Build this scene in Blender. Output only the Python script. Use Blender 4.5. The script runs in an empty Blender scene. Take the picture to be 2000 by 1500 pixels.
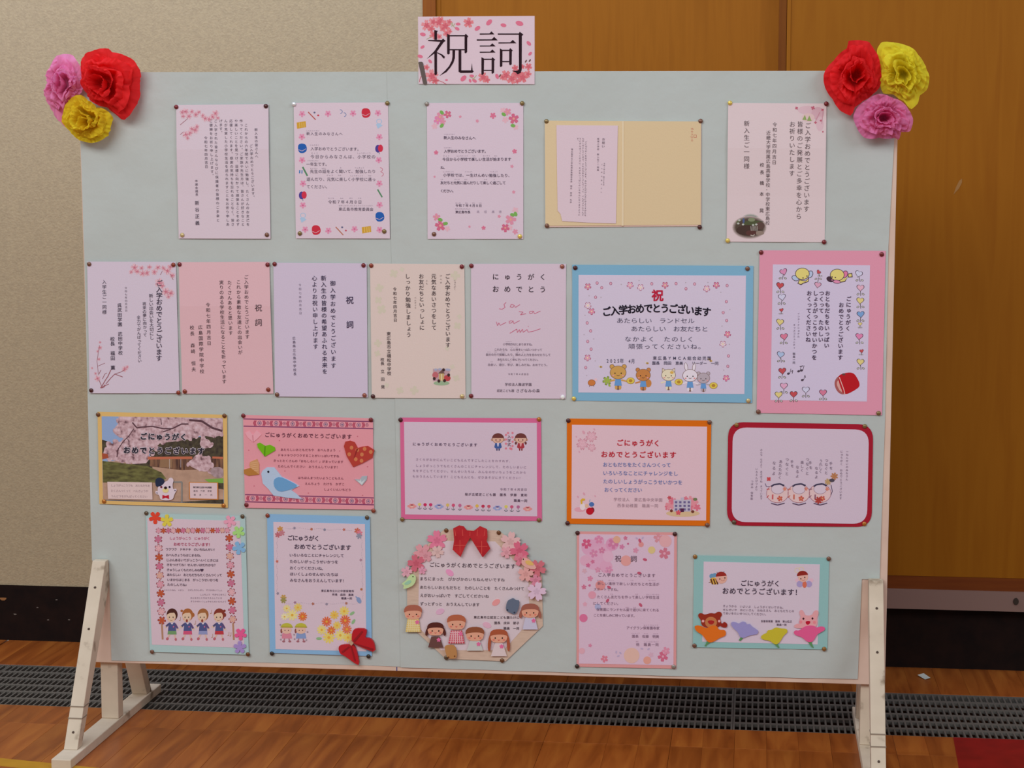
import bpy, bmesh, math, random
import numpy as np
from mathutils import Vector, noise
random.seed(7)
SC = bpy.context.scene
COL = SC.collection
PI = math.pi

# ------------------------------------------------------------------ camera
CAM = np.array([.6059, -4.2407, 1.2595]); FPX = 3796.138; YAW = .1247; PIT = .1036
cd = bpy.data.cameras.new('camera'); cd.sensor_width = 36; cd.lens = FPX * 36 / 2000; cd.clip_start = .05
cam = bpy.data.objects.new('camera', cd); COL.objects.link(cam)
cam.location = CAM; cam.rotation_euler = (PI / 2 - PIT, 0, YAW); SC.camera = cam
# ------------------------------------------------------------------ view, world, lights
vs = SC.view_settings; vs.view_transform = 'Standard'; vs.look = 'None'; vs.gamma = 1; vs.use_curve_mapping = False
vs.exposure = 0.0
w = bpy.data.worlds.new('hall_light'); SC.world = w; w.use_nodes = True
w.node_tree.nodes['Background'].inputs[0].default_value = (.96, 1.0, 1.0, 1)
w.node_tree.nodes['Background'].inputs[1].default_value = .30


def area(name, loc, aim, sx, sy, power, col):
    l = bpy.data.lights.new(name, 'AREA'); l.shape = 'RECTANGLE'; l.size = sx; l.size_y = sy
    l.energy = power; l.color = col
    o = bpy.data.objects.new(name, l); COL.objects.link(o); o.location = loc
    o.rotation_euler = (Vector(aim) - Vector(loc)).to_track_quat('-Z', 'Y').to_euler()
    return o


area('gym_window_light', (-1.6, -5.2, 3.9), (0, 0, 1.0), 5.0, 1.8, 182, (.95, .985, 1.0))
area('high_window_light', (4.2, -4.0, 3.3), (0, 0, .8), 2.6, 1.6, 60, (.88, .98, 1.10))
area('wall_top_fill_light', (-1.3, .05, 3.0), (-1.3, .82, 1.5), 3.2, .5, 27, (.78, .98, 1.32))  # unseen fill light added to brighten the upper wall behind the board

# ------------------------------------------------------------------ colour and materials
KX = .93


def lin(c):
    return tuple((x / 255 / 12.92) if x <= 10 else ((x / 255 + .055) / 1.055) ** 2.4 for x in c)


def P(r, g, b):
    return tuple(min(.95, x / KX) for x in lin((r, g, b)))


MATS = {}


def mat(key, col=None, rough=.8, spec=.25, bump=0, bscale=400, metal=0, trans=0):
    k = (key, tuple(round(x, 4) for x in col) if col else None)
    if k in MATS: return MATS[k]
    m = bpy.data.materials.new(key); m.use_nodes = True; nt = m.node_tree; b = nt.nodes['Principled BSDF']
    b.inputs['Base Color'].default_value = (*col, 1); b.inputs['Roughness'].default_value = rough
    b.inputs['Specular IOR Level'].default_value = spec; b.inputs['Metallic'].default_value = metal
    if bump:
        tc = nt.nodes.new('ShaderNodeTexCoord'); n = nt.nodes.new('ShaderNodeTexNoise'); n.inputs['Scale'].default_value = bscale
        n.inputs['Detail'].default_value = 4
        bp = nt.nodes.new('ShaderNodeBump'); bp.inputs['Strength'].default_value = bump; bp.inputs['Distance'].default_value = .002
        nt.links.new(tc.outputs['Object'], n.inputs['Vector']); nt.links.new(n.outputs[0], bp.inputs['Height']); nt.links.new(bp.outputs[0], b.inputs['Normal'])
    if trans:
        out = nt.nodes['Material Output']; tr = nt.nodes.new('ShaderNodeBsdfTranslucent'); tr.inputs[0].default_value = (*col, 1)
        mx = nt.nodes.new('ShaderNodeMixShader'); mx.inputs[0].default_value = trans
        nt.links.new(b.outputs[0], mx.inputs[1]); nt.links.new(tr.outputs[0], mx.inputs[2]); nt.links.new(mx.outputs[0], out.inputs[0])
    MATS[k] = m
    return m


def noise_mat(key, cols, scale=(1, 1, 1), nscale=5, detail=5, rough=.7, spec=.3, bump=0, bdist=.002, bscale=None, rnd=0, dist=0, pos=None, rghn=0):
    """colour ramp over stretched noise (grain, mottling), optional bump and per-object variation"""
    k = ('n', key)
    if k in MATS: return MATS[k]
    m = bpy.data.materials.new(key); m.use_nodes = True; nt = m.node_tree; N = nt.nodes; L = nt.links; b = N['Principled BSDF']
    tc = N.new('ShaderNodeTexCoord'); mp = N.new('ShaderNodeMapping'); mp.inputs['Scale'].default_value = scale
    L.new(tc.outputs['Object'], mp.inputs['Vector'])
    n = N.new('ShaderNodeTexNoise'); n.inputs['Scale'].default_value = nscale; n.inputs['Detail'].default_value = detail
    n.inputs['Distortion'].default_value = dist
    src = mp.outputs[0]
    if rnd:
        oi = N.new('ShaderNodeObjectInfo'); va = N.new('ShaderNodeVectorMath'); va.operation = 'ADD'
        ml = N.new('ShaderNodeVectorMath'); ml.operation = 'SCALE'; ml.inputs['Scale'].default_value = 40
        cb = N.new('ShaderNodeCombineXYZ')
        for i in range(3): L.new(oi.outputs['Random'], cb.inputs[i])
        L.new(cb.outputs[0], ml.inputs[0]); L.new(ml.outputs[0], va.inputs[0]); L.new(src, va.inputs[1]); src = va.outputs[0]
    L.new(src, n.inputs['Vector'])
    r = N.new('ShaderNodeValToRGB'); el = r.color_ramp.elements
    ps = pos or [.3 + .4 * i / (len(cols) - 1) for i in range(len(cols))]
    while len(el) < len(cols): el.new(.5)
    for e, c, p_ in zip(el, cols, ps): e.position = p_; e.color = (*c, 1)
    L.new(n.outputs[0], r.inputs[0]); cout = r.outputs[0]
    if rnd:
        hs = N.new('ShaderNodeHueSaturation'); mr = N.new('ShaderNodeMapRange'); mr.inputs[3].default_value = 1 - rnd; mr.inputs[4].default_value = 1 + rnd
        L.new(oi.outputs['Random'], mr.inputs[0]); L.new(mr.outputs[0], hs.inputs['Value']); L.new(cout, hs.inputs['Color']); cout = hs.outputs[0]
    L.new(cout, b.inputs['Base Color']); b.inputs['Roughness'].default_value = rough; b.inputs['Specular IOR Level'].default_value = spec
    if bump:
        n2 = N.new('ShaderNodeTexNoise'); n2.inputs['Scale'].default_value = bscale or nscale; n2.inputs['Detail'].default_value = 6
        L.new(tc.outputs['Object'], n2.inputs['Vector'])
        bp = N.new('ShaderNodeBump'); bp.inputs['Strength'].default_value = bump; bp.inputs['Distance'].default_value = bdist
        L.new(n2.outputs[0], bp.inputs['Height']); L.new(bp.outputs[0], b.inputs['Normal'])
    MATS[k] = m
    return m


# ------------------------------------------------------------------ mesh helpers
def mesh_obj(name, verts, faces, mats, parent=None, loc=(0, 0, 0), mi=None, smooth=False, kind=None):
    me = bpy.data.meshes.new(name); me.from_pydata([tuple(map(float, v)) for v in verts], [], faces)
    for m in (mats if isinstance(mats, (list, tuple)) else [mats]): me.materials.append(m)
    if mi is not None: me.polygons.foreach_set('material_index', mi)
    if smooth: me.polygons.foreach_set('use_smooth', [True] * len(me.polygons))
    me.update()
    o = bpy.data.objects.new(name, me); COL.objects.link(o); o.location = loc
    if parent: o.parent = parent
    if kind: o['kind'] = kind
    return o


def tag(o, label, cat, group=None):
    o['label'] = label; o['category'] = cat
    if group: o['group'] = group
    return o


def empty(name, loc, label, cat, group=None):
    o = bpy.data.objects.new(name, None); o.empty_display_size = .05; COL.objects.link(o); o.location = loc
    return tag(o, label, cat, group)


BOXF = [(0, 3, 2, 1), (4, 5, 6, 7), (0, 1, 5, 4), (1, 2, 6, 5), (2, 3, 7, 6), (3, 0, 4, 7)]


def boxv(x0, x1, y0, y1, z0, z1):
    return [(x0, y0, z0), (x1, y0, z0), (x1, y1, z0), (x0, y1, z0), (x0, y0, z1), (x1, y0, z1), (x1, y1, z1), (x0, y1, z1)]


def box(name, x0, x1, y0, y1, z0, z1, m, parent=None, bevel=0, kind=None, off=(0, 0, 0)):
    v = [(a - off[0], b - off[1], c - off[2]) for a, b, c in boxv(x0, x1, y0, y1, z0, z1)]
    return solid(name, v, BOXF, m, parent, bevel, kind)


def solid(name, v, f, m, parent=None, bevel=0, kind=None, loc=(0, 0, 0), seg=2):
    bm = bmesh.new(); vs_ = [bm.verts.new(p) for p in v]
    for q in f: bm.faces.new([vs_[i] for i in q])
    bmesh.ops.recalc_face_normals(bm, faces=bm.faces)
    if bevel: bmesh.ops.bevel(bm, geom=bm.edges[:], offset=bevel, segments=seg, affect='EDGES', profile=.5)
    me = bpy.data.meshes.new(name); bm.to_mesh(me); bm.free(); me.materials.append(m)
    o = bpy.data.objects.new(name, me); COL.objects.link(o); o.location = loc
    if parent: o.parent = parent
    if kind: o['kind'] = kind
    return o


# measured points of the photograph, turned into points on the board's own plane (y = 0)
_fw = np.array([-math.sin(YAW) * math.cos(PIT), math.cos(YAW) * math.cos(PIT), -math.sin(PIT)])
_rt = np.array([math.cos(YAW), math.sin(YAW), 0.]); _up = np.cross(_rt, _fw)


def on_board(u, v):
    d = _fw + _rt * ((u - 1000) / FPX) - _up * ((v - 750) / FPX)
    q = CAM + d * (-CAM[1] / d[1])
    return q[0], q[2]


# ------------------------------------------------------------------ the setting
stucco = noise_mat('beige_stucco', [P(170, 150, 122), P(182, 161, 130)], nscale=120, detail=6, rough=.95, spec=.1, bump=.65, bdist=.0022, bscale=190)
WY = .82
o = mesh_obj('wall_back', boxv(-3.2, -.262, WY, WY + .2, .154, 3.0), BOXF, stucco, kind='structure')
o = mesh_obj('wall_upper', boxv(-3.2, 3.2, WY + .075, WY + .2, .154, 3.0), BOXF, stucco, kind='structure')
dark = noise_mat('dark_skirting', [P(22, 13, 12), P(34, 19, 15)], nscale=30, rough=.6, spec=.12)
mesh_obj('baseboard_back', boxv(-3.2, 3.2, WY - .004, WY + .2, 0, .154), BOXF, dark, kind='structure')
# worn chips of plaster on the skirting
chip = mat('chipped_plaster', P(150, 100, 60), .9)
for u, x, z, r in ((0, -1.443, .115, .009), (1, -1.41, .073, .004), (2, -1.29, .117, .003), (3, -1.345, .094, .0028), (4, -1.315, .06, .003), (5, -1.255, .062, .003)):
    vv = [(x + r * (1 + .35 * math.sin(3 * a + u)) * math.cos(a), WY - .0045, z + .6 * r * (1 + .3 * math.cos(2 * a)) * math.sin(a)) for a in [k * PI / 5 for k in range(10)]]
    vv += [(a, WY + .001, c) for a, b, c in vv]
    mesh_obj('paint_chip', [(a, b, c) for a, b, c in vv], [tuple(range(10))[::-1]] + [(i, (i + 1) % 10, 10 + (i + 1) % 10, 10 + i) for i in range(10)], chip if u < 1 else mat('chipped_plaster', P(120, 108, 100), .9), parent=bpy.data.objects['baseboard_back'])
rail = mat('sill_metal', P(136, 106, 96), .45, .4, metal=0)
mesh_obj('trim_1', boxv(-.262, 3.2, WY - .050, WY + .075, .165, .2155), BOXF, rail, kind='structure')
bolt = mat('dark_bolt', P(58, 46, 38), .5)
v = []; f = []
for k in range(14):
    a = 2 * PI * k / 14; v.append((1.277 + .006 * math.cos(a), WY - .0545, .192 + .008 * math.sin(a))); v.append((1.277 + .0075 * math.cos(a), WY - .049, .192 + .0095 * math.sin(a)))
f = [tuple(range(0, 28, 2))[::-1]] + [(2 * i, 2 * ((i + 1) % 14), 2 * ((i + 1) % 14) + 1, 2 * i + 1) for i in range(14)]
mesh_obj('bolt_head', v, f, bolt, parent=bpy.data.objects['trim_1'])
redwood = noise_mat('red_brown_frame', [P(130, 68, 18), P(142, 78, 20)], scale=(14, 1, 1), nscale=6, rough=.5, spec=.15)
redwood_h = noise_mat('red_brown_rail', [P(108, 50, 18), P(122, 60, 20)], scale=(1, 1, 14), nscale=6, rough=.5, spec=.15)
mesh_obj('trim_2', boxv(-.262, 3.2, WY - .040, WY + .075, .2155, .249), BOXF, redwood_h, kind='structure')
box('skirting_cap', -.262, 3.2, WY + .001, WY + .15, .154, .168, dark, parent=bpy.data.objects['baseboard_back'])
mesh_obj('trim_3', boxv(-.262, -.228, WY - .004, WY + .075, .249, 3.0), BOXF, redwood, kind='structure')
veneer = noise_mat('orange_veneer_far', [P(144, 84, 14), P(154, 92, 18), P(146, 86, 14)], scale=(9, 1, .6), nscale=4, detail=6, rough=.5, spec=.12, dist=.4)
veneer2 = noise_mat('orange_veneer_near', [P(144, 84, 12), P(152, 92, 16), P(146, 86, 12)], scale=(7, 1, .5), nscale=3.6, detail=6, rough=.5, spec=.12, dist=.5)


def door(name, x0, x1, y0, m, stile):
    o_ = box(name, x0 + .0, x1, y0, y0 + .035, .2495, 2.98, m, kind='structure')
    box('stile', x0, x0 + stile, y0 - .0025, y0 + .002, .2495, 2.98, m, parent=o_, bevel=.001)
    return o_


d1 = door('door_1', -.228, .69, WY + .008, veneer, .012)
d2 = door('door_2', .676, 2.6, WY - .038, veneer2, .010)
box('door_shadow_strip', .656, .6755, WY - .0375, WY + .008, .2495, 2.98, noise_mat('shaded_edge_strip', [P(112, 60, 20), P(122, 68, 22)], scale=(14, 1, 1), nscale=6, rough=.6, spec=.1), parent=d1, bevel=.001)  # dark strip added in place of the shadow where the doors overlap
sv = [(1.098, 1.228), (1.103, 1.245), (1.111, 1.262), (1.118, 1.268), (1.118, 1.258), (1.111, 1.243)]
mesh_obj('scratch', [(a, WY - .0386, b) for a, b in sv] + [(a, WY - .0378, b) for a, b in sv], [tuple(range(6)), tuple(range(6, 12))] + [(i, (i + 1) % 6, 6 + (i + 1) % 6, 6 + i) for i in range(6)], mat('scuffed_wood', P(158, 112, 60), .6), parent=d2)

# floor: planks laid one by one; base slab below
floor = box('floor', -3.4, 3.4, -6.5, .175, -.12, -.018, mat('floor_slab', P(70, 38, 20)), kind='structure')
box('subfloor', -3.4, 3.4, .553, .84, -.12, -.018, mat('floor_slab', P(70, 38, 20)), parent=floor)
plank_m = noise_mat('varnished_plank', [P(134, 66, 22), P(156, 82, 30), P(172, 98, 38)], scale=(14, 1.6, 1), nscale=2.0, detail=4, rough=.34, spec=.4, rnd=.10, dist=.8)


def plank_mesh(w_, l_):
    bm = bmesh.new(); vs_ = [bm.verts.new(p) for p in boxv(-w_ / 2, w_ / 2, -l_ / 2, l_ / 2, -.018, 0)]
    for q in BOXF: bm.faces.new([vs_[i] for i in q])
    bmesh.ops.recalc_face_normals(bm, faces=bm.faces)
    bmesh.ops.bevel(bm, geom=[e for e in bm.edges if all(abs(v_.co.z) < 1e-6 for v_ in e.verts)], offset=.0004, segments=1, affect='EDGES')
    me = bpy.data.meshes.new('plank'); bm.to_mesh(me); bm.free(); me.materials.append(plank_m); return me


PW = .0715
pm = {l: plank_mesh(PW - .0003, l - .0004) for l in (.14, .15, .35, 1.2, .267)}


def lay(x, y0, l):
    o_ = bpy.data.objects.new('plank', pm[l]); COL.objects.link(o_); o_.parent = floor; o_.location = (x, y0 + l / 2, 0)


rf = random.Random(3)
for i in range(-20, 22):
    x = (i + .5) * PW + rf.uniform(-.0002, .0002)
    lay(x, .025, .15); lay(x, -.325, .35); lay(x, -1.525, 1.2)
    lay(x, .5535, .267)
box('floor_slab_front', -3.4, 3.4, -6.5, -1.53, -.018, 0, plank_m, parent=floor)
for sx in (-1, 1):
    a, b = sorted((sx * 3.4, (1.51 if sx > 0 else -1.435)))
    box('floor_slab_side', a, b, -1.53, .175, -.018, 0, plank_m, parent=floor)
    box('floor_slab_side', a, b, .5535, .8205, -.018, 0, plank_m, parent=floor)
# drain trench and its grating
trench = box('floor_trench', -3.4, 3.4, .175, .553, -.13, -.11, mat('trench_black', P(14, 11, 10), .9), kind='structure')
grate_m = mat('dark_grey_grating', P(98, 92, 86), .5, .35)
GX = [-2.27, -1.32, -.378, .566, 1.51]
glab = ['dark grey drain grating at the far left beside the chipped skirting', 'dark grey drain grating running behind the left stand foot',
        'dark grey drain grating under the middle of the display board', 'dark grey drain grating behind the right stand foot toward the red marking']
for gi in range(4):
    x0, x1 = GX[gi] + .001, GX[gi + 1] - .001; cx = (x0 + x1) / 2
    g = empty('drain_grating', (cx, .364, -.02), glab[gi], 'grating', 'drain gratings along the wall')
    L_ = (x1 - x0)
    for yy in (.177, .551):
        box('side_rail', x0, x1, yy - .003, yy + .003, -.02, -.0008, grate_m, parent=g, off=(cx, .364, -.02))
    for k in range(1, 6):
        yy = .177 + .374 * k / 6
        box('cross_bar', x0, x1, yy - .0065, yy + .0065, -.009, -.0012, grate_m, parent=g, off=(cx, .364, -.02))
    v = []; f = []; n = round(L_ / .0143)
    for k in range(n + 1):
        xx = x0 + .0016 + (L_ - .0032) * k / n
        b_ = len(v); v += [(a - cx, c - .364, d + .02) for a, c, d in boxv(xx - .0021, xx + .0021, .178, .550, -.009, -.0016)]
        f += [tuple(b_ + i for i in q) for q in BOXF]
    mesh_obj('grating_bars', v, f, grate_m, parent=g, kind='stuff')

# floor markings and the scrap
red_t = noise_mat('red_floor_paint', [P(128, 16, 20), P(150, 22, 24)], nscale=20, rough=.4, spec=.4)
q = [(1.066, .174), (1.9, .174), (1.9, -1.2), (1.0, -1.2)]
tag(mesh_obj('floor_marking', [(a, b, .0004) for a, b in q] + [(a, b, .00005) for a, b in q], [(3, 2, 1, 0), (0, 1, 5, 4), (1, 2, 6, 5), (2, 3, 7, 6), (3, 0, 4, 7)], red_t), 'red painted floor area beside the drain grating at the lower right', 'floor marking')
yel_t = noise_mat('yellow_floor_tape', [P(178, 124, 20), P(196, 140, 26)], nscale=20, rough=.4, spec=.4)
q = [(-1.9, -.095), (-.40, -.362), (-.409, -.412), (-1.909, -.145)]
tag(mesh_obj('floor_line', [(a, b, .0005) for a, b in q] + [(a, b, .00005) for a, b in q], [(3, 2, 1, 0), (0, 1, 5, 4), (1, 2, 6, 5), (2, 3, 7, 6), (3, 0, 4, 7)], yel_t), 'yellow line marking on the floor before the left stand foot', 'floor line')
q = [(1.030, .722, .004), (1.046, .728, .007), (1.060, .700, .003), (1.046, .690, .001)]
tag(solid('paper_scrap', q + [(a, b, c + .0008) for a, b, c in q], BOXF, mat('scrap_white', P(196, 196, 186), .8)), 'small crumpled white paper scrap on the floor by the dark skirting', 'paper scrap')

# ------------------------------------------------------------------ display board on its stand
white_paint = noise_mat('worn_cream_paint', [P(140, 120, 100), P(206, 188, 166), P(216, 198, 176)], nscale=16, detail=10, rough=.8, spec=.15, pos=[.30, .40, .7], bump=.3, bdist=.001, bscale=60)
white_side = white_paint
board_wood = noise_mat('pale_pink_panel', [P(214, 184, 166), P(226, 198, 180)], nscale=12, rough=.8, spec=.2)
bd = empty('display_board', (0, 0, 0), 'tall pale wooden display board on a cream painted stand with two feet', 'display board')
ql = [on_board(*p) for p in ((152, 141), (1756, 138), (1728.5, 1338), (187, 1293.5))]
v = [(x, 0, z) for x, z in ql] + [(x, .014, z) for x, z in ql]
solid('panel', v, BOXF, board_wood, bd, bevel=.0012)
for sgn, xa, xb in ((-1, -.889, -.845), (1, .846, .891)):
    box('foot', xa, xb, -.31, .335, 0, .021, white_paint, bd, bevel=.002)
    xm0, xm1 = (xa + .001, xb - .002)
    box('upright', xm0, xm1, .0145, .05, .0212, 1.30, white_paint, bd, bevel=.002)
    for s, yb, yt, zt in ((-1, -.238, -.0045, .400), (1, .268, .055, .40)):
        # leaning brace: a parallelogram in the y-z plane
        d0 = .036 if s > 0 else .030
        x0 = xa + (.002 if sgn < 0 else .012); x1 = x0 + .031
        if s > 0: x0, x1 = xa + .003, xb - .003
        if s < 0:
            pts = [(yb, .0212), (yb + d0, .0212), (yt, zt - .06), (yt, zt), (yt - .022, zt)]
        else:
            pts = [(yb - d0, .0212), (yb, .0212), (yt, zt), (yt - .004, zt), (yt - .004, zt - .05)]
        v = [(x0, a, b) for a, b in pts] + [(x1, a, b) for a, b in pts]; n = len(pts)
        solid('brace', v, [tuple(range(n)), tuple(range(2 * n - 1, n - 1, -1))] + [(i, (i + 1) % n, n + (i + 1) % n, n + i) for i in range(n)], white_paint, bd, bevel=.0015)
        if s < 0:  # screw heads and tape bands on the front brace
            for zz in (.345, .26, .055):
                t_ = (zz - .0212) / (zt - .0212); yy = yb + t_ * (yt - .022 - yb) - .001
                vv = [(x0 + .016 + .0028 * math.cos(a), yy - .0004, zz + .0028 * math.sin(a)) for a in [k * PI / 4 for k in range(8)]]
                vv += [(a, b + .003, c) for a, b, c in vv]
                mesh_obj('screw_head', vv, [tuple(range(8))] + [(i, (i + 1) % 8, 8 + (i + 1) % 8, 8 + i) for i in range(8)], mat('rusty_screw', P(88, 74, 66), .6), parent=bd)
            for zz in (.082, .105):
                t_ = (zz - .0212) / (zt - .0212); yy = yb + t_ * (yt - .022 - yb)
                solid('tape_band', boxv(x0 - .0008, x1 + .0008, yy - .0012, yy + .031, zz - .001, zz + .0016), BOXF, mat('grimy_tape', P(150, 134, 118), .8), bd)
mk = on_board(775, 1306); solid('pen_mark', boxv(mk[0] - .001, mk[0] + .001, -.0004, .001, mk[1] - .005, mk[1] + .004), BOXF, mat('blue_pen', P(60, 60, 130)), bd)

# backing papers: two pale blue-green sheets
back_m = noise_mat('pale_blue_green_paper', [P(186, 192, 188), P(192, 198, 194)], nscale=3, detail=3, rough=.85, spec=.15, bump=.9, bdist=.008, bscale=5)


def wav(x, z):
    r = 1 - abs(noise.noise(Vector((x * 2.6 + z * 1.9, z * 3.0 - x * 1.2, 7.3)))) * 1.0
    return .0003 + .0007 * (.5 + .5 * noise.noise(Vector((x * 5, z * 3.2, 1.7)))) + .0004 * abs(noise.noise(Vector((x * 14, z * 9, 4.)))) + .0014 * max(0, (r - .86) / .14) ** 1.3


def backing(name, poly, label, off):
    """polygon outline (measured points) filled with a fine grid clipped to it"""
    pb = [on_board(*p) for p in poly]
    bm = bmesh.new(); vs_ = [bm.verts.new((x, 0, z)) for x, z in pb]; bm.faces.new(vs_)
    xs = [p[0] for p in pb]; zs = [p[1] for p in pb]
    for x in np.arange(min(xs) + .016, max(xs), .016): bmesh.ops.bisect_plane(bm, geom=bm.verts[:] + bm.edges[:] + bm.faces[:], plane_co=(x, 0, 0), plane_no=(1, 0, 0))
    for z in np.arange(min(zs) + .016, max(zs), .016): bmesh.ops.bisect_plane(bm, geom=bm.verts[:] + bm.edges[:] + bm.faces[:], plane_co=(0, 0, z), plane_no=(0, 0, 1))
    for q_ in bm.verts: q_.co.y = -wav(q_.co.x, q_.co.z) - off
    r = bmesh.ops.extrude_face_region(bm, geom=bm.faces[:])
    for g_ in r['geom']:
        if isinstance(g_, bmesh.types.BMVert): g_.co.y -= .0003
    bmesh.ops.recalc_face_normals(bm, faces=bm.faces)
    c0 = (sum(xs) / len(xs), 0, min(zs))
    for q_ in bm.verts: q_.co -= Vector(c0)
    me = bpy.data.meshes.new(name); bm.to_mesh(me); bm.free(); me.materials.append(back_m)
    for p_ in me.polygons: p_.use_smooth = True
    me.set_sharp_from_angle(angle=.7)
    o_ = bpy.data.objects.new(name, me); COL.objects.link(o_); o_.location = c0
    return tag(o_, label, 'backing paper', 'pale blue green backing papers on the board')


backing('backing_paper', [(153, 141), (760, 140), (772, 700), (785, 1302), (700, 1299), (520, 1294), (400, 1293), (218, 1290), (216, 1200), (213, 1099), (184, 1098), (180, 1094), (172, 800), (165, 500)],
        'left pale blue-green backing paper, notched around the left brace', .0)
backing('backing_paper', [(756, 140), (1752, 138.5), (1745, 300), (1735, 480), (1728.5, 820), (1720, 1060), (1718, 1131), (1683, 1131), (1679, 1230), (1675, 1326), (1500, 1322), (1360, 1321), (1180, 1316), (1090, 1312), (1000, 1310), (950, 1308), (783, 1303), (770, 700)],
        'right pale blue-green backing paper behind the title and blue-bordered card', .0013)

# ------------------------------------------------------------------ glyphs from Blender's own font
GC = {}


def glyph(ch, off):
    k = (ch, off)
    if k in GC: return GC[k]
    c = bpy.data.curves.new('g', 'FONT'); c.body = ch; c.resolution_u = 3; c.offset = off
    o_ = bpy.data.objects.new('g', c); COL.objects.link(o_)
    e = o_.evaluated_get(bpy.context.evaluated_depsgraph_get()); m = e.to_mesh(); m.calc_loop_triangles()
    v_ = np.array([q_.co[:2] for q_ in m.vertices]).reshape(-1, 2); t_ = [tuple(l.vertices) for l in m.loop_triangles]
    e.to_mesh_clear(); bpy.data.objects.remove(o_); bpy.data.curves.remove(c)
    if len(v_):
        ascii_ = ord(ch) < 0x250
        cx_ = (v_[:, 0].min() + v_[:, 0].max()) / 2 if ascii_ else .5
        v_ = v_ - np.array([cx_, .36 if ascii_ else .38])
    GC[k] = (v_, t_); return GC[k]


ROTV = 'ー〜'
SMALL = 'っゃゅょッャュョァィゥェォぁぃぅぇぉ'
PUNC = '、。'
LV = .0001


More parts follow.
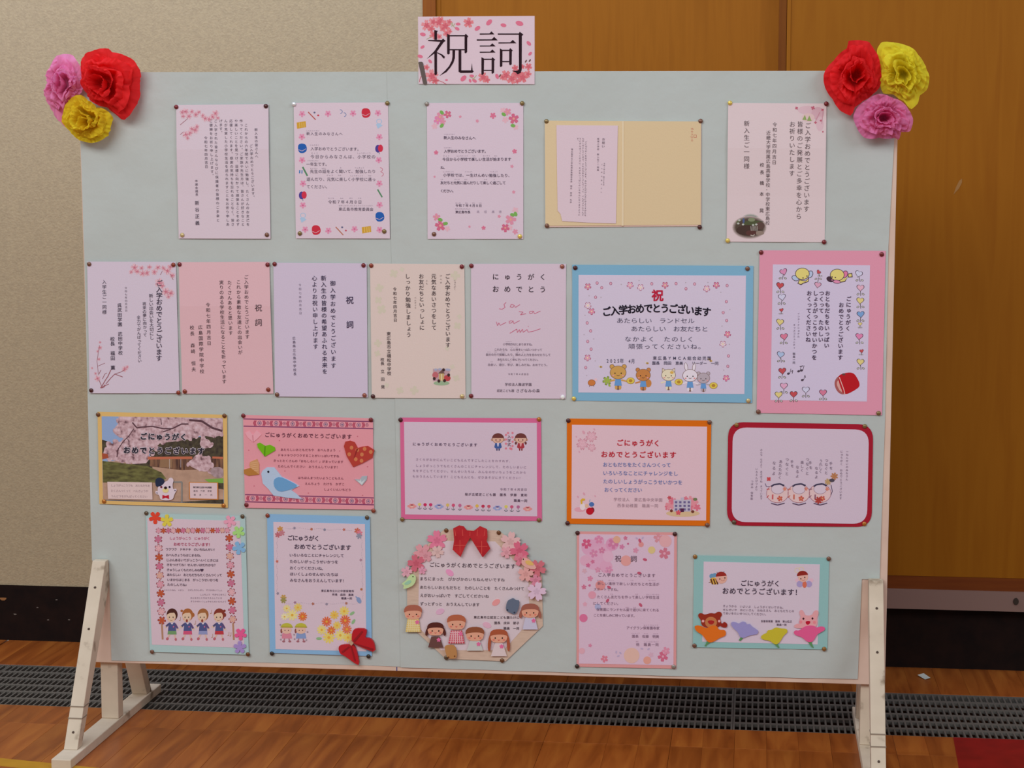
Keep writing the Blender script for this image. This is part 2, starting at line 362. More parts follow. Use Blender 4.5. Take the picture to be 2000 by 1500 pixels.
class Print:
    """flat print on one surface: polygons and glyphs, lifted a hair above the sheet that carries them"""
    def __init__(s, card): s.c = card; s.B = {k: ([], [], [], [], {}) for k in 'TA'}; s.k = 'A'; s.sh = []; s.ln = 0


    def add(s, pts, faces, col, lv):
        m = col if isinstance(col, bpy.types.Material) else mat('print_ink', P(*col), .85, .15)
        V, F, MI, M, IX = s.B[s.k]
        b = len(V); xs_ = [x for x, y in pts]; ys_ = [y for x, y in pts]; s.sh.append((s.k if s.k == 'A' else ('T', s.ln), min(xs_), min(ys_), max(xs_), max(ys_), len(F), len(faces))) if pts else None; s.n = getattr(s, 'n', 0) + 1; e_ = s.c.top + lv * LV + (s.n % 24) * 4e-6 * (s.k == 'A'); V += [s.c.pt(x, y, e_) for x, y in pts]
        if m.name not in IX: IX[m.name] = len(M); M.append(m)
        F += [tuple(b + i for i in q_) for q_ in faces]; MI += [IX[m.name]] * len(faces)

    def poly(s, pts, col, lv=1): s.add(pts, [tuple(range(len(pts)))], col, lv)

    def ell(s, cx, cy, rx, ry, col, lv=1, rot=0, n=16, a0=0, a1=2 * PI):
        c_, s_ = math.cos(rot), math.sin(rot); pts = []
        full = a1 - a0 > 6.28; m_ = n if full else n + 1
        for k in range(m_):
            a = a0 + (a1 - a0) * k / n; x, y = rx * math.cos(a), ry * math.sin(a); pts.append((cx + c_ * x - s_ * y, cy + s_ * x + c_ * y))
        s.poly(pts, col, lv)

    def rect(s, x0, y0, x1, y1, col, lv=1): s.poly([(x0, y0), (x1, y0), (x1, y1), (x0, y1)], col, lv)

    def line(s, pts, w_, col, lv=1):
        fin = [pts[0]]
        for a, b in zip(pts, pts[1:]):
            k_ = max(1, int(math.hypot(b[0] - a[0], b[1] - a[1]) / 110)); fin += [(a[0] + (b[0] - a[0]) * i / k_, a[1] + (b[1] - a[1]) * i / k_) for i in range(1, k_ + 1)]
        for a, b in zip(fin, fin[1:]):
            dx, dy = b[0] - a[0], b[1] - a[1]; l = math.hypot(dx, dy) or 1; nx, ny = -dy / l * w_ / 2, dx / l * w_ / 2
            s.poly([(a[0] + nx, a[1] + ny), (b[0] + nx, b[1] + ny), (b[0] - nx, b[1] - ny), (a[0] - nx, a[1] - ny)], col, lv)

    def ring(s, cx, cy, rx, ry, w_, col, lv=1, a0=0, a1=2 * PI, n=20):
        s.line([(cx + rx * math.cos(a0 + (a1 - a0) * k / n), cy + ry * math.sin(a0 + (a1 - a0) * k / n)) for k in range(n + 1)], w_, col, lv)

    def flower(s, cx, cy, r, col, lv=1, rot=0., cen=None, n=5, notch=.12, edge=None):
        def out(rr):
            pts = []
            for k in range(n * 8):
                a = 2 * PI * k / (n * 8); ph = (a * n / (2 * PI)) % 1; q_ = abs(ph - .5) * 2
                rad = rr * (.42 + .58 * (1 - q_ ** 2.2)) * (1 - notch * max(0, 1 - q_ * 5))
                pts.append((cx + rad * math.cos(a + rot), cy + rad * math.sin(a + rot)))
            return pts
        if edge: s.poly(out(r), edge, lv); s.poly(out(r * .82), col, lv + 1)
        else: s.poly(out(r), col, lv)
        if cen: s.ell(cx, cy, r * .22, r * .22, cen, lv + 2, n=10)

    def petal(s, cx, cy, r, col, rot=0, lv=1): s.ell(cx, cy, r, r * .62, col, lv, rot, 10)

    def heart(s, cx, cy, r, col, lv=1, rot=0.):
        pts = []
        for k in range(24):
            t_ = 2 * PI * k / 24; x = .062 * 16 * math.sin(t_) ** 3; y = -.062 * (13 * math.cos(t_) - 5 * math.cos(2 * t_) - 2 * math.cos(3 * t_) - math.cos(4 * t_))
            pts.append((cx + r * (x * math.cos(rot) - y * math.sin(rot)), cy + r * (x * math.sin(rot) + y * math.cos(rot))))
        s.poly(pts, col, lv)

    # ---- lettering
    def _put(s, ch, cx, cy, sx, sy, ang, col, off, lv):
        if off > .012:      # bold: the same glyph laid down again a little to each side
            d = (off - .004) * sy * .8
            for i_, (ddx, ddy) in enumerate(((d, 0), (-d, 0), (0, d), (0, -d), (.7 * d, .7 * d), (-.7 * d, .7 * d), (.7 * d, -.7 * d), (-.7 * d, -.7 * d), (0, 0))): s._put(ch, cx + ddx, cy + ddy, sx, sy, ang, col, .004, lv + .09 * i_)
            return
        v_, t_ = glyph(ch, off)
        if not len(v_): return
        c_, s_ = math.cos(ang), math.sin(ang)
        pts = [(cx + (x * sx) * c_ + (y * sy) * s_, cy + (x * sx) * s_ - (y * sy) * c_) for x, y in v_]
        s.k = 'T'; s.add(pts, t_, col, lv); s.k = 'A'

    def h(s, text, x0, y0, x1, y1=None, size=None, col=(74, 64, 80), off=0., lv=9, sx=None):
        s.ln += 1; y1 = y0 if y1 is None else y1; n = len(text); ang = math.atan2(y1 - y0, x1 - x0); cell = (x1 - x0) / n; size = size or cell * 1.02
        for i, ch in enumerate(text):
            if ch in ' 　': continue
            t_ = (i + .5) / n; s._put(ch, x0 + (x1 - x0) * t_, y0 + (y1 - y0) * t_, min(sx or size, 3 * size), size, ang, col, off, lv)

    def vt(s, text, x0, y0, x1, y1, size=None, col=(74, 64, 80), off=0., lv=9):
        s.ln += 1; n = len(text); cell = (y1 - y0) / n; size = size or cell * 1.05
        for i, ch in enumerate(text):
            if ch in ' 　': continue
            t_ = (i + .5) / n; cx, cy = x0 + (x1 - x0) * t_, y0 + (y1 - y0) * t_; an = -math.atan2(x1 - x0, y1 - y0)
            sy = min(size, cell * 1.12)
            if ch in ROTV: s._put(ch, cx, cy, sy, size, PI / 2, col, off, lv); continue
            if ch in PUNC: cx += size * .55; cy -= cell * .55
            if ch in SMALL: cx += size * .1; cy -= cell * .08
            s._put(ch, cx, cy, size, sy, an, col, off, lv)

    def done(s, name, parent=None):
        V, F, MI, M, IX = s.B['T']
        if V:   # every line of writing is a part; the tiny reading aids stay joined
            L_ = {}
            for q_ in s.sh:
                if q_[0] != 'A': L_.setdefault(q_[0][1], []).append(q_)
            lines = []; tiny = []
            for g_ in L_.values():
                hgt = min(max(q_[4] - q_[2] for q_ in g_), max(q_[3] - q_[1] for q_ in g_)) / s.c.Z[2]
                (tiny if hgt < 3.6 and len(g_) > 1 else lines).append(g_)
            if tiny: lines.append([q_ for g_ in tiny for q_ in g_])
            for n_, g_ in enumerate(lines):
                k0 = [k for q_ in g_ for k in range(q_[5], q_[5] + q_[6])]; mp = {}; vv = []; ff = []; mk_ = {}; ml = []; mm = []
                for k in k0:
                    f_ = []
                    for i in F[k]:
                        if i not in mp: mp[i] = len(vv); vv.append(V[i])
                        f_.append(mp[i])
                    if MI[k] not in mk_: mk_[MI[k]] = len(ml); ml.append(M[MI[k]])
                    ff.append(tuple(f_)); mm.append(mk_[MI[k]])
                st = bool(tiny) and n_ == len(lines) - 1
                mesh_obj('small_lettering' if st else 'lettering', vv, ff, ml, parent=parent or s.c.root, mi=mm, kind='stuff' if st else None)
        V, F, MI, M, IX = s.B['A']
        if not V: return
        # drawings that touch belong to one motif; every motif is a part, the tiny specks stay joined
        A = [q_ for q_ in s.sh if q_[0] == 'A']; par = list(range(len(A)))

        def root(i):
            while par[i] != i: par[i] = par[par[i]]; i = par[i]
            return i
        for i in range(len(A)):
            for j in range(i):
                a, b = A[i], A[j]
                if a[1] <= b[3] and b[1] <= a[3] and a[2] <= b[4] and b[2] <= a[4]: par[root(i)] = root(j)
        G = {}
        for i, q_ in enumerate(A): G.setdefault(root(i), []).append(q_)
        small = []; big = []
        for g_ in G.values():
            w_ = max(q_[3] for q_ in g_) - min(q_[1] for q_ in g_); h_ = max(q_[4] for q_ in g_) - min(q_[2] for q_ in g_)
            (big if max(w_, h_) / s.c.Z[2] >= 9 else small).append(g_)
        if small: big.append([q_ for g_ in small for q_ in g_])
        for n_, g_ in enumerate(big):
            fi = [k for q_ in g_ for k in range(q_[5], q_[5] + q_[6])]; mp = {}; vv = []; ff = []; mm = []; mk_ = {}; ml = []
            for k in fi:
                f_ = []
                for i in F[k]:
                    if i not in mp: mp[i] = len(vv); vv.append(V[i])
                    f_.append(mp[i])
                if MI[k] not in mk_: mk_[MI[k]] = len(ml); ml.append(M[MI[k]])
                ff.append(tuple(f_)); mm.append(mk_[MI[k]])
            st = bool(small) and n_ == len(big) - 1
            mesh_obj('printed_specks' if st and len(small) > 1 else ('printed_motif' if name == 'lettering' else name), vv, ff, ml, parent=parent or s.c.root, mi=mm, kind='stuff' if st and len(small) > 1 else None)


class Card:
    """a sheet or mounted card pinned to the board: Empty at its lower middle, parts as children"""
    def __init__(s, name, label, cat, Z, box_, base=.0045, bulge=.0006, fold=None, top=0., group=None):
        s.Z = Z; s.b = box_; s.base = base; s.bulge = bulge; s.fold = fold; s.top = 0.
        x, z = s.xz((box_[0] + box_[2]) / 2, box_[3]); s.o = np.array([x, -base, z])
        s.root = empty(name, tuple(s.o), label, cat, group)

    def xz(s, x, y): return on_board(s.Z[0] + x / s.Z[2], s.Z[1] + y / s.Z[2])

    def lift(s, x, y):
        a = min(1, max(0, (x - s.b[0]) / (s.b[2] - s.b[0]))); t_ = min(1, max(0, (y - s.b[1]) / (s.b[3] - s.b[1])))
        d = s.bulge * math.sin(PI * a) * (.35 + .65 * abs(t_ - .45) * 1.8)
        if s.fold:
            fs = [0] + list(s.fold) + [1]
            for k in range(len(fs) - 1):
                if fs[k] <= t_ <= fs[k + 1]:
                    u = (t_ - fs[k]) / (fs[k + 1] - fs[k]); nd = (0, 1, .15, 0); d += .0032 * (nd[k] * (1 - u) + nd[k + 1] * u); break
        return d

    def pt(s, x, y, extra=0.):
        X, Zz = s.xz(x, y); return (X - s.o[0], -(s.base + s.lift(x, y) + extra) - s.o[1], Zz - s.o[2])

    def quad(s, name, q_, col, h0=0., th=.0003, n=14, parent=None, settop=True, label=None):
        """q_: four corners TL TR BR BL in the card's coordinates"""
        m = col if isinstance(col, bpy.types.Material) else mat('paper', P(*col), .85, .15, bump=.12, bscale=300)
        N_ = n + 1; v_ = []; ys = sorted(set([k / n for k in range(N_)] + [f_ for f_ in (s.fold or [])])); M_ = len(ys)
        (x0, y0), (x1, y1), (x2, y2), (x3, y3) = q_
        for e in (th + h0, h0):
            for t_ in ys:
                for j in range(N_):
                    a = j / n; X = (x0 * (1 - a) + x1 * a) * (1 - t_) + (x3 * (1 - a) + x2 * a) * t_; Y = (y0 * (1 - a) + y1 * a) * (1 - t_) + (y3 * (1 - a) + y2 * a) * t_
                    v_.append(s.pt(X, Y, e))
        f_ = []; B = N_ * M_
        for i in range(M_ - 1):
            for j in range(n):
                a = i * N_ + j; f_.append((a, a + N_, a + N_ + 1, a + 1)); f_.append((B + a, B + a + 1, B + a + N_ + 1, B + a + N_))
        for j in range(n):
            f_.append((j, j + 1, B + j + 1, B + j)); k = (M_ - 1) * N_ + j; f_.append((k + 1, k, B + k, B + k + 1))
        for i in range(M_ - 1):
            k = i * N_; f_.append((k + N_, k, B + k, B + k + N_)); k += n; f_.append((k, k + N_, B + k + N_, B + k))
        o_ = mesh_obj(name, v_, f_, m, parent=parent or s.root, smooth=False)
        if settop: s.top = max(s.top, h0 + th)
        if label: o_['label'] = label
        return o_

    def cut(s, name, pts, col, h0=0., th=.0006, parent=None, label=None):
        """a cut-out of paper with its own thickness"""
        m = col if isinstance(col, bpy.types.Material) else mat('paper', P(*col), .85, .15, bump=.12, bscale=300)
        n = len(pts); v_ = [s.pt(x, y, h0 + th) for x, y in pts] + [s.pt(x, y, h0) for x, y in pts]
        f_ = [tuple(range(n)), tuple(range(2 * n - 1, n - 1, -1))] + [(i, (i + 1) % n, n + (i + 1) % n, n + i) for i in range(n)]
        o_ = mesh_obj(name, v_, f_, m, parent=parent or s.root)
        if label: o_['label'] = label
        return o_

    def pr(s): return Print(s)


def smoothpoly(pts, n=3):
    for _ in range(n - 1):
        r = []
        for i in range(len(pts)):
            a, b = pts[i], pts[(i + 1) % len(pts)]
            r += [(a[0] * .75 + b[0] * .25, a[1] * .75 + b[1] * .25), (a[0] * .25 + b[0] * .75, a[1] * .25 + b[1] * .75)]
        pts = r
    return pts


def ellp(cx, cy, rx, ry, n=18, rot=0):
    c_, s_ = math.cos(rot), math.sin(rot)
    return [(cx + c_ * rx * math.cos(a) - s_ * ry * math.sin(a), cy + s_ * rx * math.cos(a) + c_ * ry * math.sin(a)) for a in [2 * PI * k / n for k in range(n)]]


def flowerp(cx, cy, r, n=5, rot=0., k_=.42, notch=.12):
    pts = []
    for k in range(n * 8):
        a = 2 * PI * k / (n * 8); ph = (a * n / (2 * PI)) % 1; q_ = abs(ph - .5) * 2
        rad = r * (k_ + (1 - k_) * (1 - q_ ** 2.4)) * (1 - notch * max(0, 1 - q_ * 5)); pts.append((cx + rad * math.cos(a + rot), cy + rad * math.sin(a + rot)))
    return pts


def rrect(q_, r, n=6):
    """rounded quadrilateral"""
    out = []
    for i in range(4):
        p0, p1, p2 = q_[i - 1], q_[i], q_[(i + 1) % 4]
        def tow(a, b): l = math.hypot(b[0] - a[0], b[1] - a[1]); return (a[0] + (b[0] - a[0]) * r / l, a[1] + (b[1] - a[1]) * r / l)
        s_, e_ = tow(p1, p0), tow(p1, p2)
        for k in range(n + 1):
            t_ = k / n; out.append(tuple((1 - t_) ** 2 * s_[j] + 2 * t_ * (1 - t_) * (p1[j] * .97 + .03 * (s_[j] + e_[j]) / 2) + t_ * t_ * e_[j] for j in (0, 1)))
    return out


INK = (72, 62, 80); LAV = (216, 200, 212)
PK1 = (226, 150, 172); PK2 = (214, 110, 140); PK3 = (232, 184, 196)
R1 = (330, 190, 4.4444); R2 = (800, 190, 3.3333); R3 = (1380, 180, 4.838); R4 = (160, 500, 5.174); R5 = (520, 500, 5.0); R6 = (900, 500, 5.0)
R7 = (1100, 500, 5.0); R8 = (1460, 480, 4.413); S1 = (170, 790, 6.667); S2 = (460, 800, 6.667); S3 = (770, 800, 6.452); S4 = (1090, 800, 6.252)
S5 = (1410, 810, 6.452); S6 = (270, 990, 5.0); S7 = (510, 990, 4.6875); S8 = (770, 1015, 5.084); T1 = (1100, 1020, 5.0); T2 = (1340, 1070, 6.667)
T3 = (800, 20, 7.692); T4 = (80, 80, 7.143); T5 = (1590, 70, 6.82)
TACKS = []


def tacks(Z, sheet, lst):
    for cn, (x, y, c) in zip(('upper left', 'upper right', 'lower left', 'lower right'), lst): TACKS.append((Z, x, y, c, cn, sheet))


def blossom_spray(p, spots, rs=(12, 22), col=(206, 118, 136)):
    """watercolour-like cherry blossoms with rays"""
    rr = random.Random(11)
    for (x, y, r) in spots:
        p.flower(x, y, r, (228, 190, 200), 1, rr.random() * 3); p.flower(x + 2, y + 1, r * .55, (220, 160, 176), 2, rr.random() * 3); p.ell(x, y, r * .2, r * .2, col, 3, n=8)
        for k in range(7):
            a = k * .9 + rr.random(); p.line([(x, y), (x + r * .8 * math.cos(a), y + r * .8 * math.sin(a))], r * .06, col, 4)
# ================================================================== title sign
def box_of(q_): xs = [a for a, b in q_]; ys = [b for a, b in q_]; return (min(xs), min(ys), max(xs), max(ys))


def sheet_card(name, label, cat, Z, q_, col, **k):
    c = Card(name, label, cat, Z, box_of(q_), **k); c.quad('sheet', q_, col); return c


q_ = [(132, 100), (1882, 88), (1882, 1115), (140, 1110)]
c = sheet_card('title_sign', 'pink cherry blossom title sign with two large black characters above the board', 'sign', T3, q_, (226, 202, 212), base=.0045, bulge=.001)
p = c.pr(); CO = (226, 128, 134); rr = random.Random(5)
for x, y, r in [(260, 230, 90), (360, 180, 80), (440, 190, 90), (540, 240, 95), (470, 150, 60), (330, 280, 60), (600, 180, 50), (890, 190, 85), (370, 370, 75), (450, 400, 50), (560, 350, 60), (610, 320, 40), (500, 280, 50), (340, 990, 110), (260, 860, 50), (390, 1060, 60),
                (1110, 1010, 85), (1170, 1050, 50), (1450, 980, 85), (1540, 1030, 90), (1620, 960, 80), (1700, 1010, 90), (1780, 960, 60), (1590, 870, 55), (1790, 850, 60), (1700, 850, 40), (1400, 1010, 50), (1620, 1070, 40)]:
    p.flower(x, y, r, rr.choice([(228, 134, 140), (224, 122, 130), (232, 150, 156)]), 1, rr.random() * 6, notch=.2); p.flower(x + 3, y, r * .5, (214, 104, 118), 2, rr.random() * 6)
for x, y, r, a in [(1200, 185, 55, -.8), (1415, 228, 45, .2), (1655, 200, 60, .3), (205, 365, 45, .2), (200, 555, 35, -.6), (165, 695, 42, .3), (315, 770, 35, .8), (1025, 275, 48, -.6), (720, 280, 38, .5), (735, 210, 36, 0), (1795, 500, 42, .8), (1815, 655, 34, -.8), (815, 1025, 55, -.8), (1320, 995, 42, 1.2), (560, 1050, 22, 0), (940, 990, 36, .1), (980, 1060, 40, .6), (915, 1060, 30, 1.2)]:
    p.petal(x, y, r, (226, 120, 146), a, 3)
for pts in ([(620, 190), (690, 270)], [(650, 185), (640, 250)], [(690, 200), (660, 240)], [(260, 440), (330, 400)], [(910, 1000), (1000, 1050)], [(960, 1040), (1010, 980)], [(1370, 960), (1360, 1010)]): p.line(pts, 9, (176, 178, 130), 4)
for pts in ([(290, 1050), (380, 1062), (450, 1060), (510, 1085), (555, 1112)], [(180, 990), (160, 1040), (155, 1080)]): p.line(pts, 8, (196, 92, 100), 4)
for x, y in ((1752, 768), (1810, 758), (1362, 985)): p.ell(x, y, 10, 24, (110, 80, 72), 4, .6)
BK = (46, 26, 34); p.k = 'T'
for pg in [[(378, 300), (432, 312), (418, 330), (418, 445), (378, 445)], [(285, 448), (490, 448), (508, 428), (548, 462), (520, 480), (285, 464)], [(480, 462), (520, 478), (415, 625), (262, 735), (380, 615)], [(378, 612), (418, 600), (418, 965), (396, 980), (380, 965)], [(420, 632), (500, 668), (536, 700), (528, 728), (510, 722), (480, 680), (425, 650)],
           [(570, 355), (610, 378), (608, 655), (584, 668), (570, 655)], [(608, 378), (840, 378), (840, 394), (608, 394)], [(832, 378), (850, 356), (888, 395), (872, 412), (870, 630), (850, 650), (832, 640)], [(608, 586), (834, 586), (834, 604), (608, 604)],
           [(650, 600), (690, 600), (686, 720), (664, 790), (620, 860), (560, 930), (455, 988), (540, 910), (600, 840), (640, 760), (650, 700)], [(742, 600), (782, 600), (782, 905), (930, 905), (942, 795), (952, 905), (970, 918), (950, 942), (770, 944), (742, 925)],
           [(1060, 352), (1205, 352), (1235, 320), (1280, 365), (1060, 370)], [(1015, 440), (1240, 440), (1275, 402), (1330, 455), (1015, 460)], [(1060, 532), (1215, 532), (1248, 500), (1298, 545), (1060, 548)], [(1060, 625), (1215, 625), (1250, 592), (1295, 638), (1060, 642)],
           [(1085, 708), (1124, 728), (1120, 955), (1095, 978), (1085, 965)], [(1120, 730), (1245, 730), (1245, 748), (1120, 748)], [(1238, 728), (1250, 708), (1292, 745), (1276, 756), (1274, 940), (1248, 958), (1238, 945)], [(1120, 898), (1240, 898), (1240, 914), (1120, 914)],
           [(1330, 352), (1650, 352), (1650, 370), (1330, 370)], [(1645, 352), (1660, 326), (1714, 368), (1690, 388), (1688, 900), (1672, 945), (1625, 964), (1600, 935), (1540, 912), (1622, 910), (1648, 890)], [(1340, 485), (1515, 485), (1555, 448), (1608, 498), (1340, 502)],
           [(1362, 575), (1400, 598), (1398, 840), (1375, 856), (1362, 845)], [(1398, 596), (1510, 596), (1510, 614), (1398, 614)], [(1502, 594), (1516, 570), (1556, 608), (1540, 620), (1538, 815), (1515, 828), (1502, 815)], [(1398, 765), (1504, 765), (1504, 782), (1398, 782)]]:
    p.poly(pg, BK, 7)
p.done('lettering')
c2 = Card('tape_strip', 'dark grey slanted strip at the lower left corner of the title sign', 'tape', T3, (135, 770, 272, 1122), base=.0056, bulge=0)
c2.cut('strip', rrect([(135, 778), (205, 776), (273, 1110), (215, 1122)], 24, 4), (104, 92, 88), 0, .001)

# ================================================================== top row
q_ = [(68, 68), (868, 60), (886, 1228), (90, 1226)]
c = sheet_card('letter', 'white letter with dense vertical columns, leftmost in the top row', 'letter', R1, q_, (221, 203, 213), fold=(.333, .667))
p = c.pr()
blossom_spray(p, [(120, 130, 26), (150, 125, 34), (180, 165, 30), (205, 125, 24), (240, 150, 30), (265, 130, 24), (130, 165, 24), (320, 185, 30), (355, 190, 28), (385, 170, 30), (410, 140, 34), (300, 160, 24), (430, 180, 22), (155, 325, 34), (190, 310, 30), (205, 275, 26), (235, 285, 36), (250, 255, 26), (170, 355, 22)])
p.line([(105, 240), (170, 185)], 5, (178, 128, 138), 3); p.line([(105, 325), (135, 300)], 5, (178, 128, 138), 3)
A = [('新入生の皆さんへ', 763, 265, 770, 530), ('ご入学おめでとうございます。', 722, 405, 738, 885), ('これからの六年間で大いに勉強し、たくさんのお友達を', 677, 225, 692, 1120), ('作ってください。ご家族や先生方は、皆さんが好きなこと', 633, 188, 648, 1120), ('や楽しいことを見つけ、目標に向かって頑張ることを必ず', 590, 188, 605, 1120),
     ('応援してくれます。感謝の気持ちを忘れることなく、皆さ', 546, 188, 560, 1120), ('んが充実した小学校生活を送られますことをお祈り申しあ', 501, 188, 517, 1120), ('げます。', 457, 188, 460, 325), ('ご入学された皆さんならびに保護者の皆様のご多幸と', 413, 188, 432, 1085), ('ご健勝をお祈り申し上げます。', 372, 188, 384, 700), ('令和七年四月吉日', 328, 335, 334, 620)]
for t_, a, b, d, e in A: p.vt(t_, a, b, d, e, 29, (84, 74, 92), -.004)
p.vt('市議会議長', 245, 712, 248, 858, 25, (104, 92, 108)); p.vt('新谷正義', 250, 888, 254, 1120, 40, INK)
p.done('lettering')
tacks(R1, 'the leftmost top-row letter', [(70, 85, 'r'), (847, 77, 'k'), (122, 1195, 'g'), (856, 1193, 'b')])

q_ = [(1087, 50), (1905, 45), (1922, 1226), (1107, 1225)]
c = sheet_card('letter', 'white letter bordered by small school bags, second in the top row', 'letter', R1, q_, (224, 204, 215))
p = c.pr()
for x, y in [(1160, 145), (1385, 143), (1602, 140), (1818, 137), (1158, 343), (1830, 345), (1160, 545), (1825, 545), (1168, 748), (1830, 748), (1167, 937), (1832, 933), (1187, 1147), (1388, 1157), (1615, 1143), (1832, 1150)]:
    p.flower(x, y, 30, (228, 152, 182), 1, -.3, (214, 96, 140))
for x, y, cc in [(1712, 137, (208, 52, 70)), (1160, 443, (44, 98, 178)), (1832, 1037, (44, 98, 178)), (1280, 1152, (208, 52, 70))]:
    p.poly(smoothpoly([(x - 38, y - 20), (x - 20, y - 42), (x + 25, y - 40), (x + 42, y - 10), (x + 40, y + 25), (x + 10, y + 44), (x - 30, y + 38)]), cc, 1); p.line([(x - 30, y + 12), (x, y + 24), (x + 34, y + 4)], 4, (225, 190, 200), 2)
for x, y in [(1155, 242), (1720, 1150)]:
    p.poly([(x - 42, y - 22), (x + 36, y - 34), (x + 40, y + 18), (x - 38, y + 32)], (214, 164, 62), 1)
    for k in (-18, 2, 20): p.line([(x + k, y - 22), (x + k + 3, y + 22)], 4, (238, 206, 130), 2)
for x, y in [(1828, 447), (1166, 852)]:
    p.ell(x - 10, y, 24, 34, (82, 70, 150), 1); p.ell(x + 12, y - 4, 22, 32, (214, 56, 80), 2); p.line([(x, y + 30), (x + 2, y + 48)], 4, (110, 90, 140), 2)
p.line([(1212, 128), (1278, 196)], 9, (190, 98, 90), 1); p.ell(1268, 133, 9, 8, (110, 110, 140)); p.ell(1300, 158, 9, 8, (206, 70, 90))
p.line([(1452, 1125), (1518, 1196)], 9, (190, 120, 96), 1); p.ell(1508, 1128, 9, 8, (110, 110, 140)); p.ell(1540, 1156, 9, 8, (206, 90, 110))
for x, y, cc in [(1492, 125, (110, 134, 180)), (1525, 152, (110, 134, 180)), (1840, 628, (206, 120, 140)), (1848, 668, (206, 120, 140))]: p.ring(x, y, 17, 16, 5, cc, 1, -1.8, 1.6)
for x, y in [(1825, 215), (1165, 1030)]:
    p.ring(x + 3, y - 5, 22, 20, 6, (176, 200, 228), 1); p.poly([(x - 24, y + 20), (x + 4, y + 10), (x + 34, y + 30), (x - 8, y + 58)], (176, 202, 228), 1)
p.line([(1165, 605), (1206, 682)], 14, (92, 142, 104), 2); p.line([(1140, 632), (1138, 660)], 10, (70, 130, 190), 2); p.line([(1160, 632), (1158, 662)], 8, (70, 130, 190), 2); p.line([(1815, 800), (1855, 868)], 12, (92, 142, 104), 1)
TX = [('新入生のみなさんへ', 1195, 316, 1515, 318, 32), ('入学おめでとうございます。', 1233, 446, 1672, 450, 34), ('今日からみなさんは、小学校の', 1230, 515, 1800, 516, 36), ('一年生です。', 1196, 580, 1395, 581, 34), ('先生の話をよく聞いて、勉強したり', 1228, 643, 1800, 643, 35), ('遊んだり、元気に楽しく小学校に通っ', 1198, 710, 1800, 712, 35), ('てください。', 1198, 775, 1400, 776, 34), ('令和７年４月８日', 1385, 908, 1680, 908, 34), ('東広島市教育委員会', 1476, 970, 1780, 972, 33)]
for t_, a, b, d, e, sz in TX: p.h(t_, a, b, d, e, sz, (96, 84, 104), -.004)
for t_, a, b, d in [('しんにゅうせい', 1195, 290, 1312), ('にゅうがく', 1228, 415, 1310), ('きょう', 1235, 484, 1302), ('しょうがっこう', 1635, 484, 1757), ('いちねんせい', 1205, 550, 1305), ('せんせい', 1228, 617, 1298), ('はなし', 1330, 617, 1370), ('き', 1485, 612, 1505), ('べんきょう', 1615, 612, 1700), ('げんき', 1370, 677, 1432), ('たの', 1470, 677, 1500), ('しょうがっこう', 1575, 680, 1690), ('かよ', 1735, 680, 1762), ('れいわ', 1385, 876, 1440), ('ねん', 1490, 876, 1520), ('がつ', 1570, 876, 1598), ('にち', 1645, 876, 1675), ('ひがしひろしましきょういくいいんかい', 1476, 940, 1775)]: p.h(t_, a, b, d, b, 13, (140, 128, 146))
p.done('lettering')
tacks(R1, 'the letter bordered by school bags', [(1090, 62, 'w'), (1900, 52, 'o'), (1142, 1181, 'o'), (1873, 1163, 'o')])

q_ = [(115, 38), (742, 38), (742, 922), (120, 922)]
c = sheet_card('letter', 'white letter with leafy pink blossom corners, third in the top row', 'letter', R2, q_, (223, 203, 216))
p = c.pr()
for x, y, r, cc in [(200, 130, 34, PK1), (185, 150, 28, (228, 140, 180)), (165, 188, 22, PK3), (250, 112, 27, PK2), (218, 160, 22, PK1), (640, 95, 26, PK1), (610, 85, 20, PK3), (680, 140, 36, PK2), (625, 148, 22, PK3), (692, 195, 20, PK3), (178, 780, 26, PK1), (203, 835, 38, PK2), (248, 855, 20, PK3), (660, 795, 38, PK1), (625, 850, 30, PK2), (690, 735, 22, PK3), (690, 875, 20, PK1), (655, 850, 20, PK3)]:
    p.flower(x, y, r, cc, 1 + (r > 25), x * .1, (232, 170, 150) if r > 25 else None)
for x, y, a in [(212, 100, .8), (212, 185, -.9), (615, 112, .6), (675, 185, .2), (202, 797, .3), (236, 822, -.2), (672, 765, .3), (692, 760, 1.2)]: p.ell(x, y, 16, 11, (126, 180, 92), 3, a)
for x, y, r in [(332, 127, 10), (443, 155, 12), (545, 120, 22), (175, 360, 16), (685, 352, 17), (668, 450, 12), (165, 517, 8), (680, 617, 12), (585, 775, 12), (484, 850, 15), (392, 842, 9)]: p.flower(x, y, r, PK1 if r < 14 else (222, 120, 150), 1, x)
TX = [('新入生のみなさんへ', 224, 263, 434, 266, 24), ('入学おめでとうございます。', 226, 351, 512, 351, 24), ('今日から小学校で楽しい生活が始まります', 215, 404, 664, 403, 24), ('ね。', 203, 457, 244, 457, 22), ('小学校では、一生けんめい勉強したり、', 220, 506, 668, 509, 24), ('友だちと元気に遊んだりして楽しく過ごして', 203, 556, 628, 557, 23), ('ください。', 202, 609, 300, 609, 22), ('令和７年４月８日', 300, 704, 474, 705, 20), ('東広島市長', 300, 746, 398, 747, 20)]
for t_, a, b, d, e, sz in TX: p.h(t_, a, b, d, e, sz, (78, 62, 86), .004)
for t_, a, b, d, e in [('高', 438, 745, 458, 745), ('垣', 486, 745, 506, 745), ('廣', 536, 745, 556, 745), ('徳', 582, 745, 602, 745)]: p.h(t_, a, b, d, e, 19, (150, 136, 158), -.01)
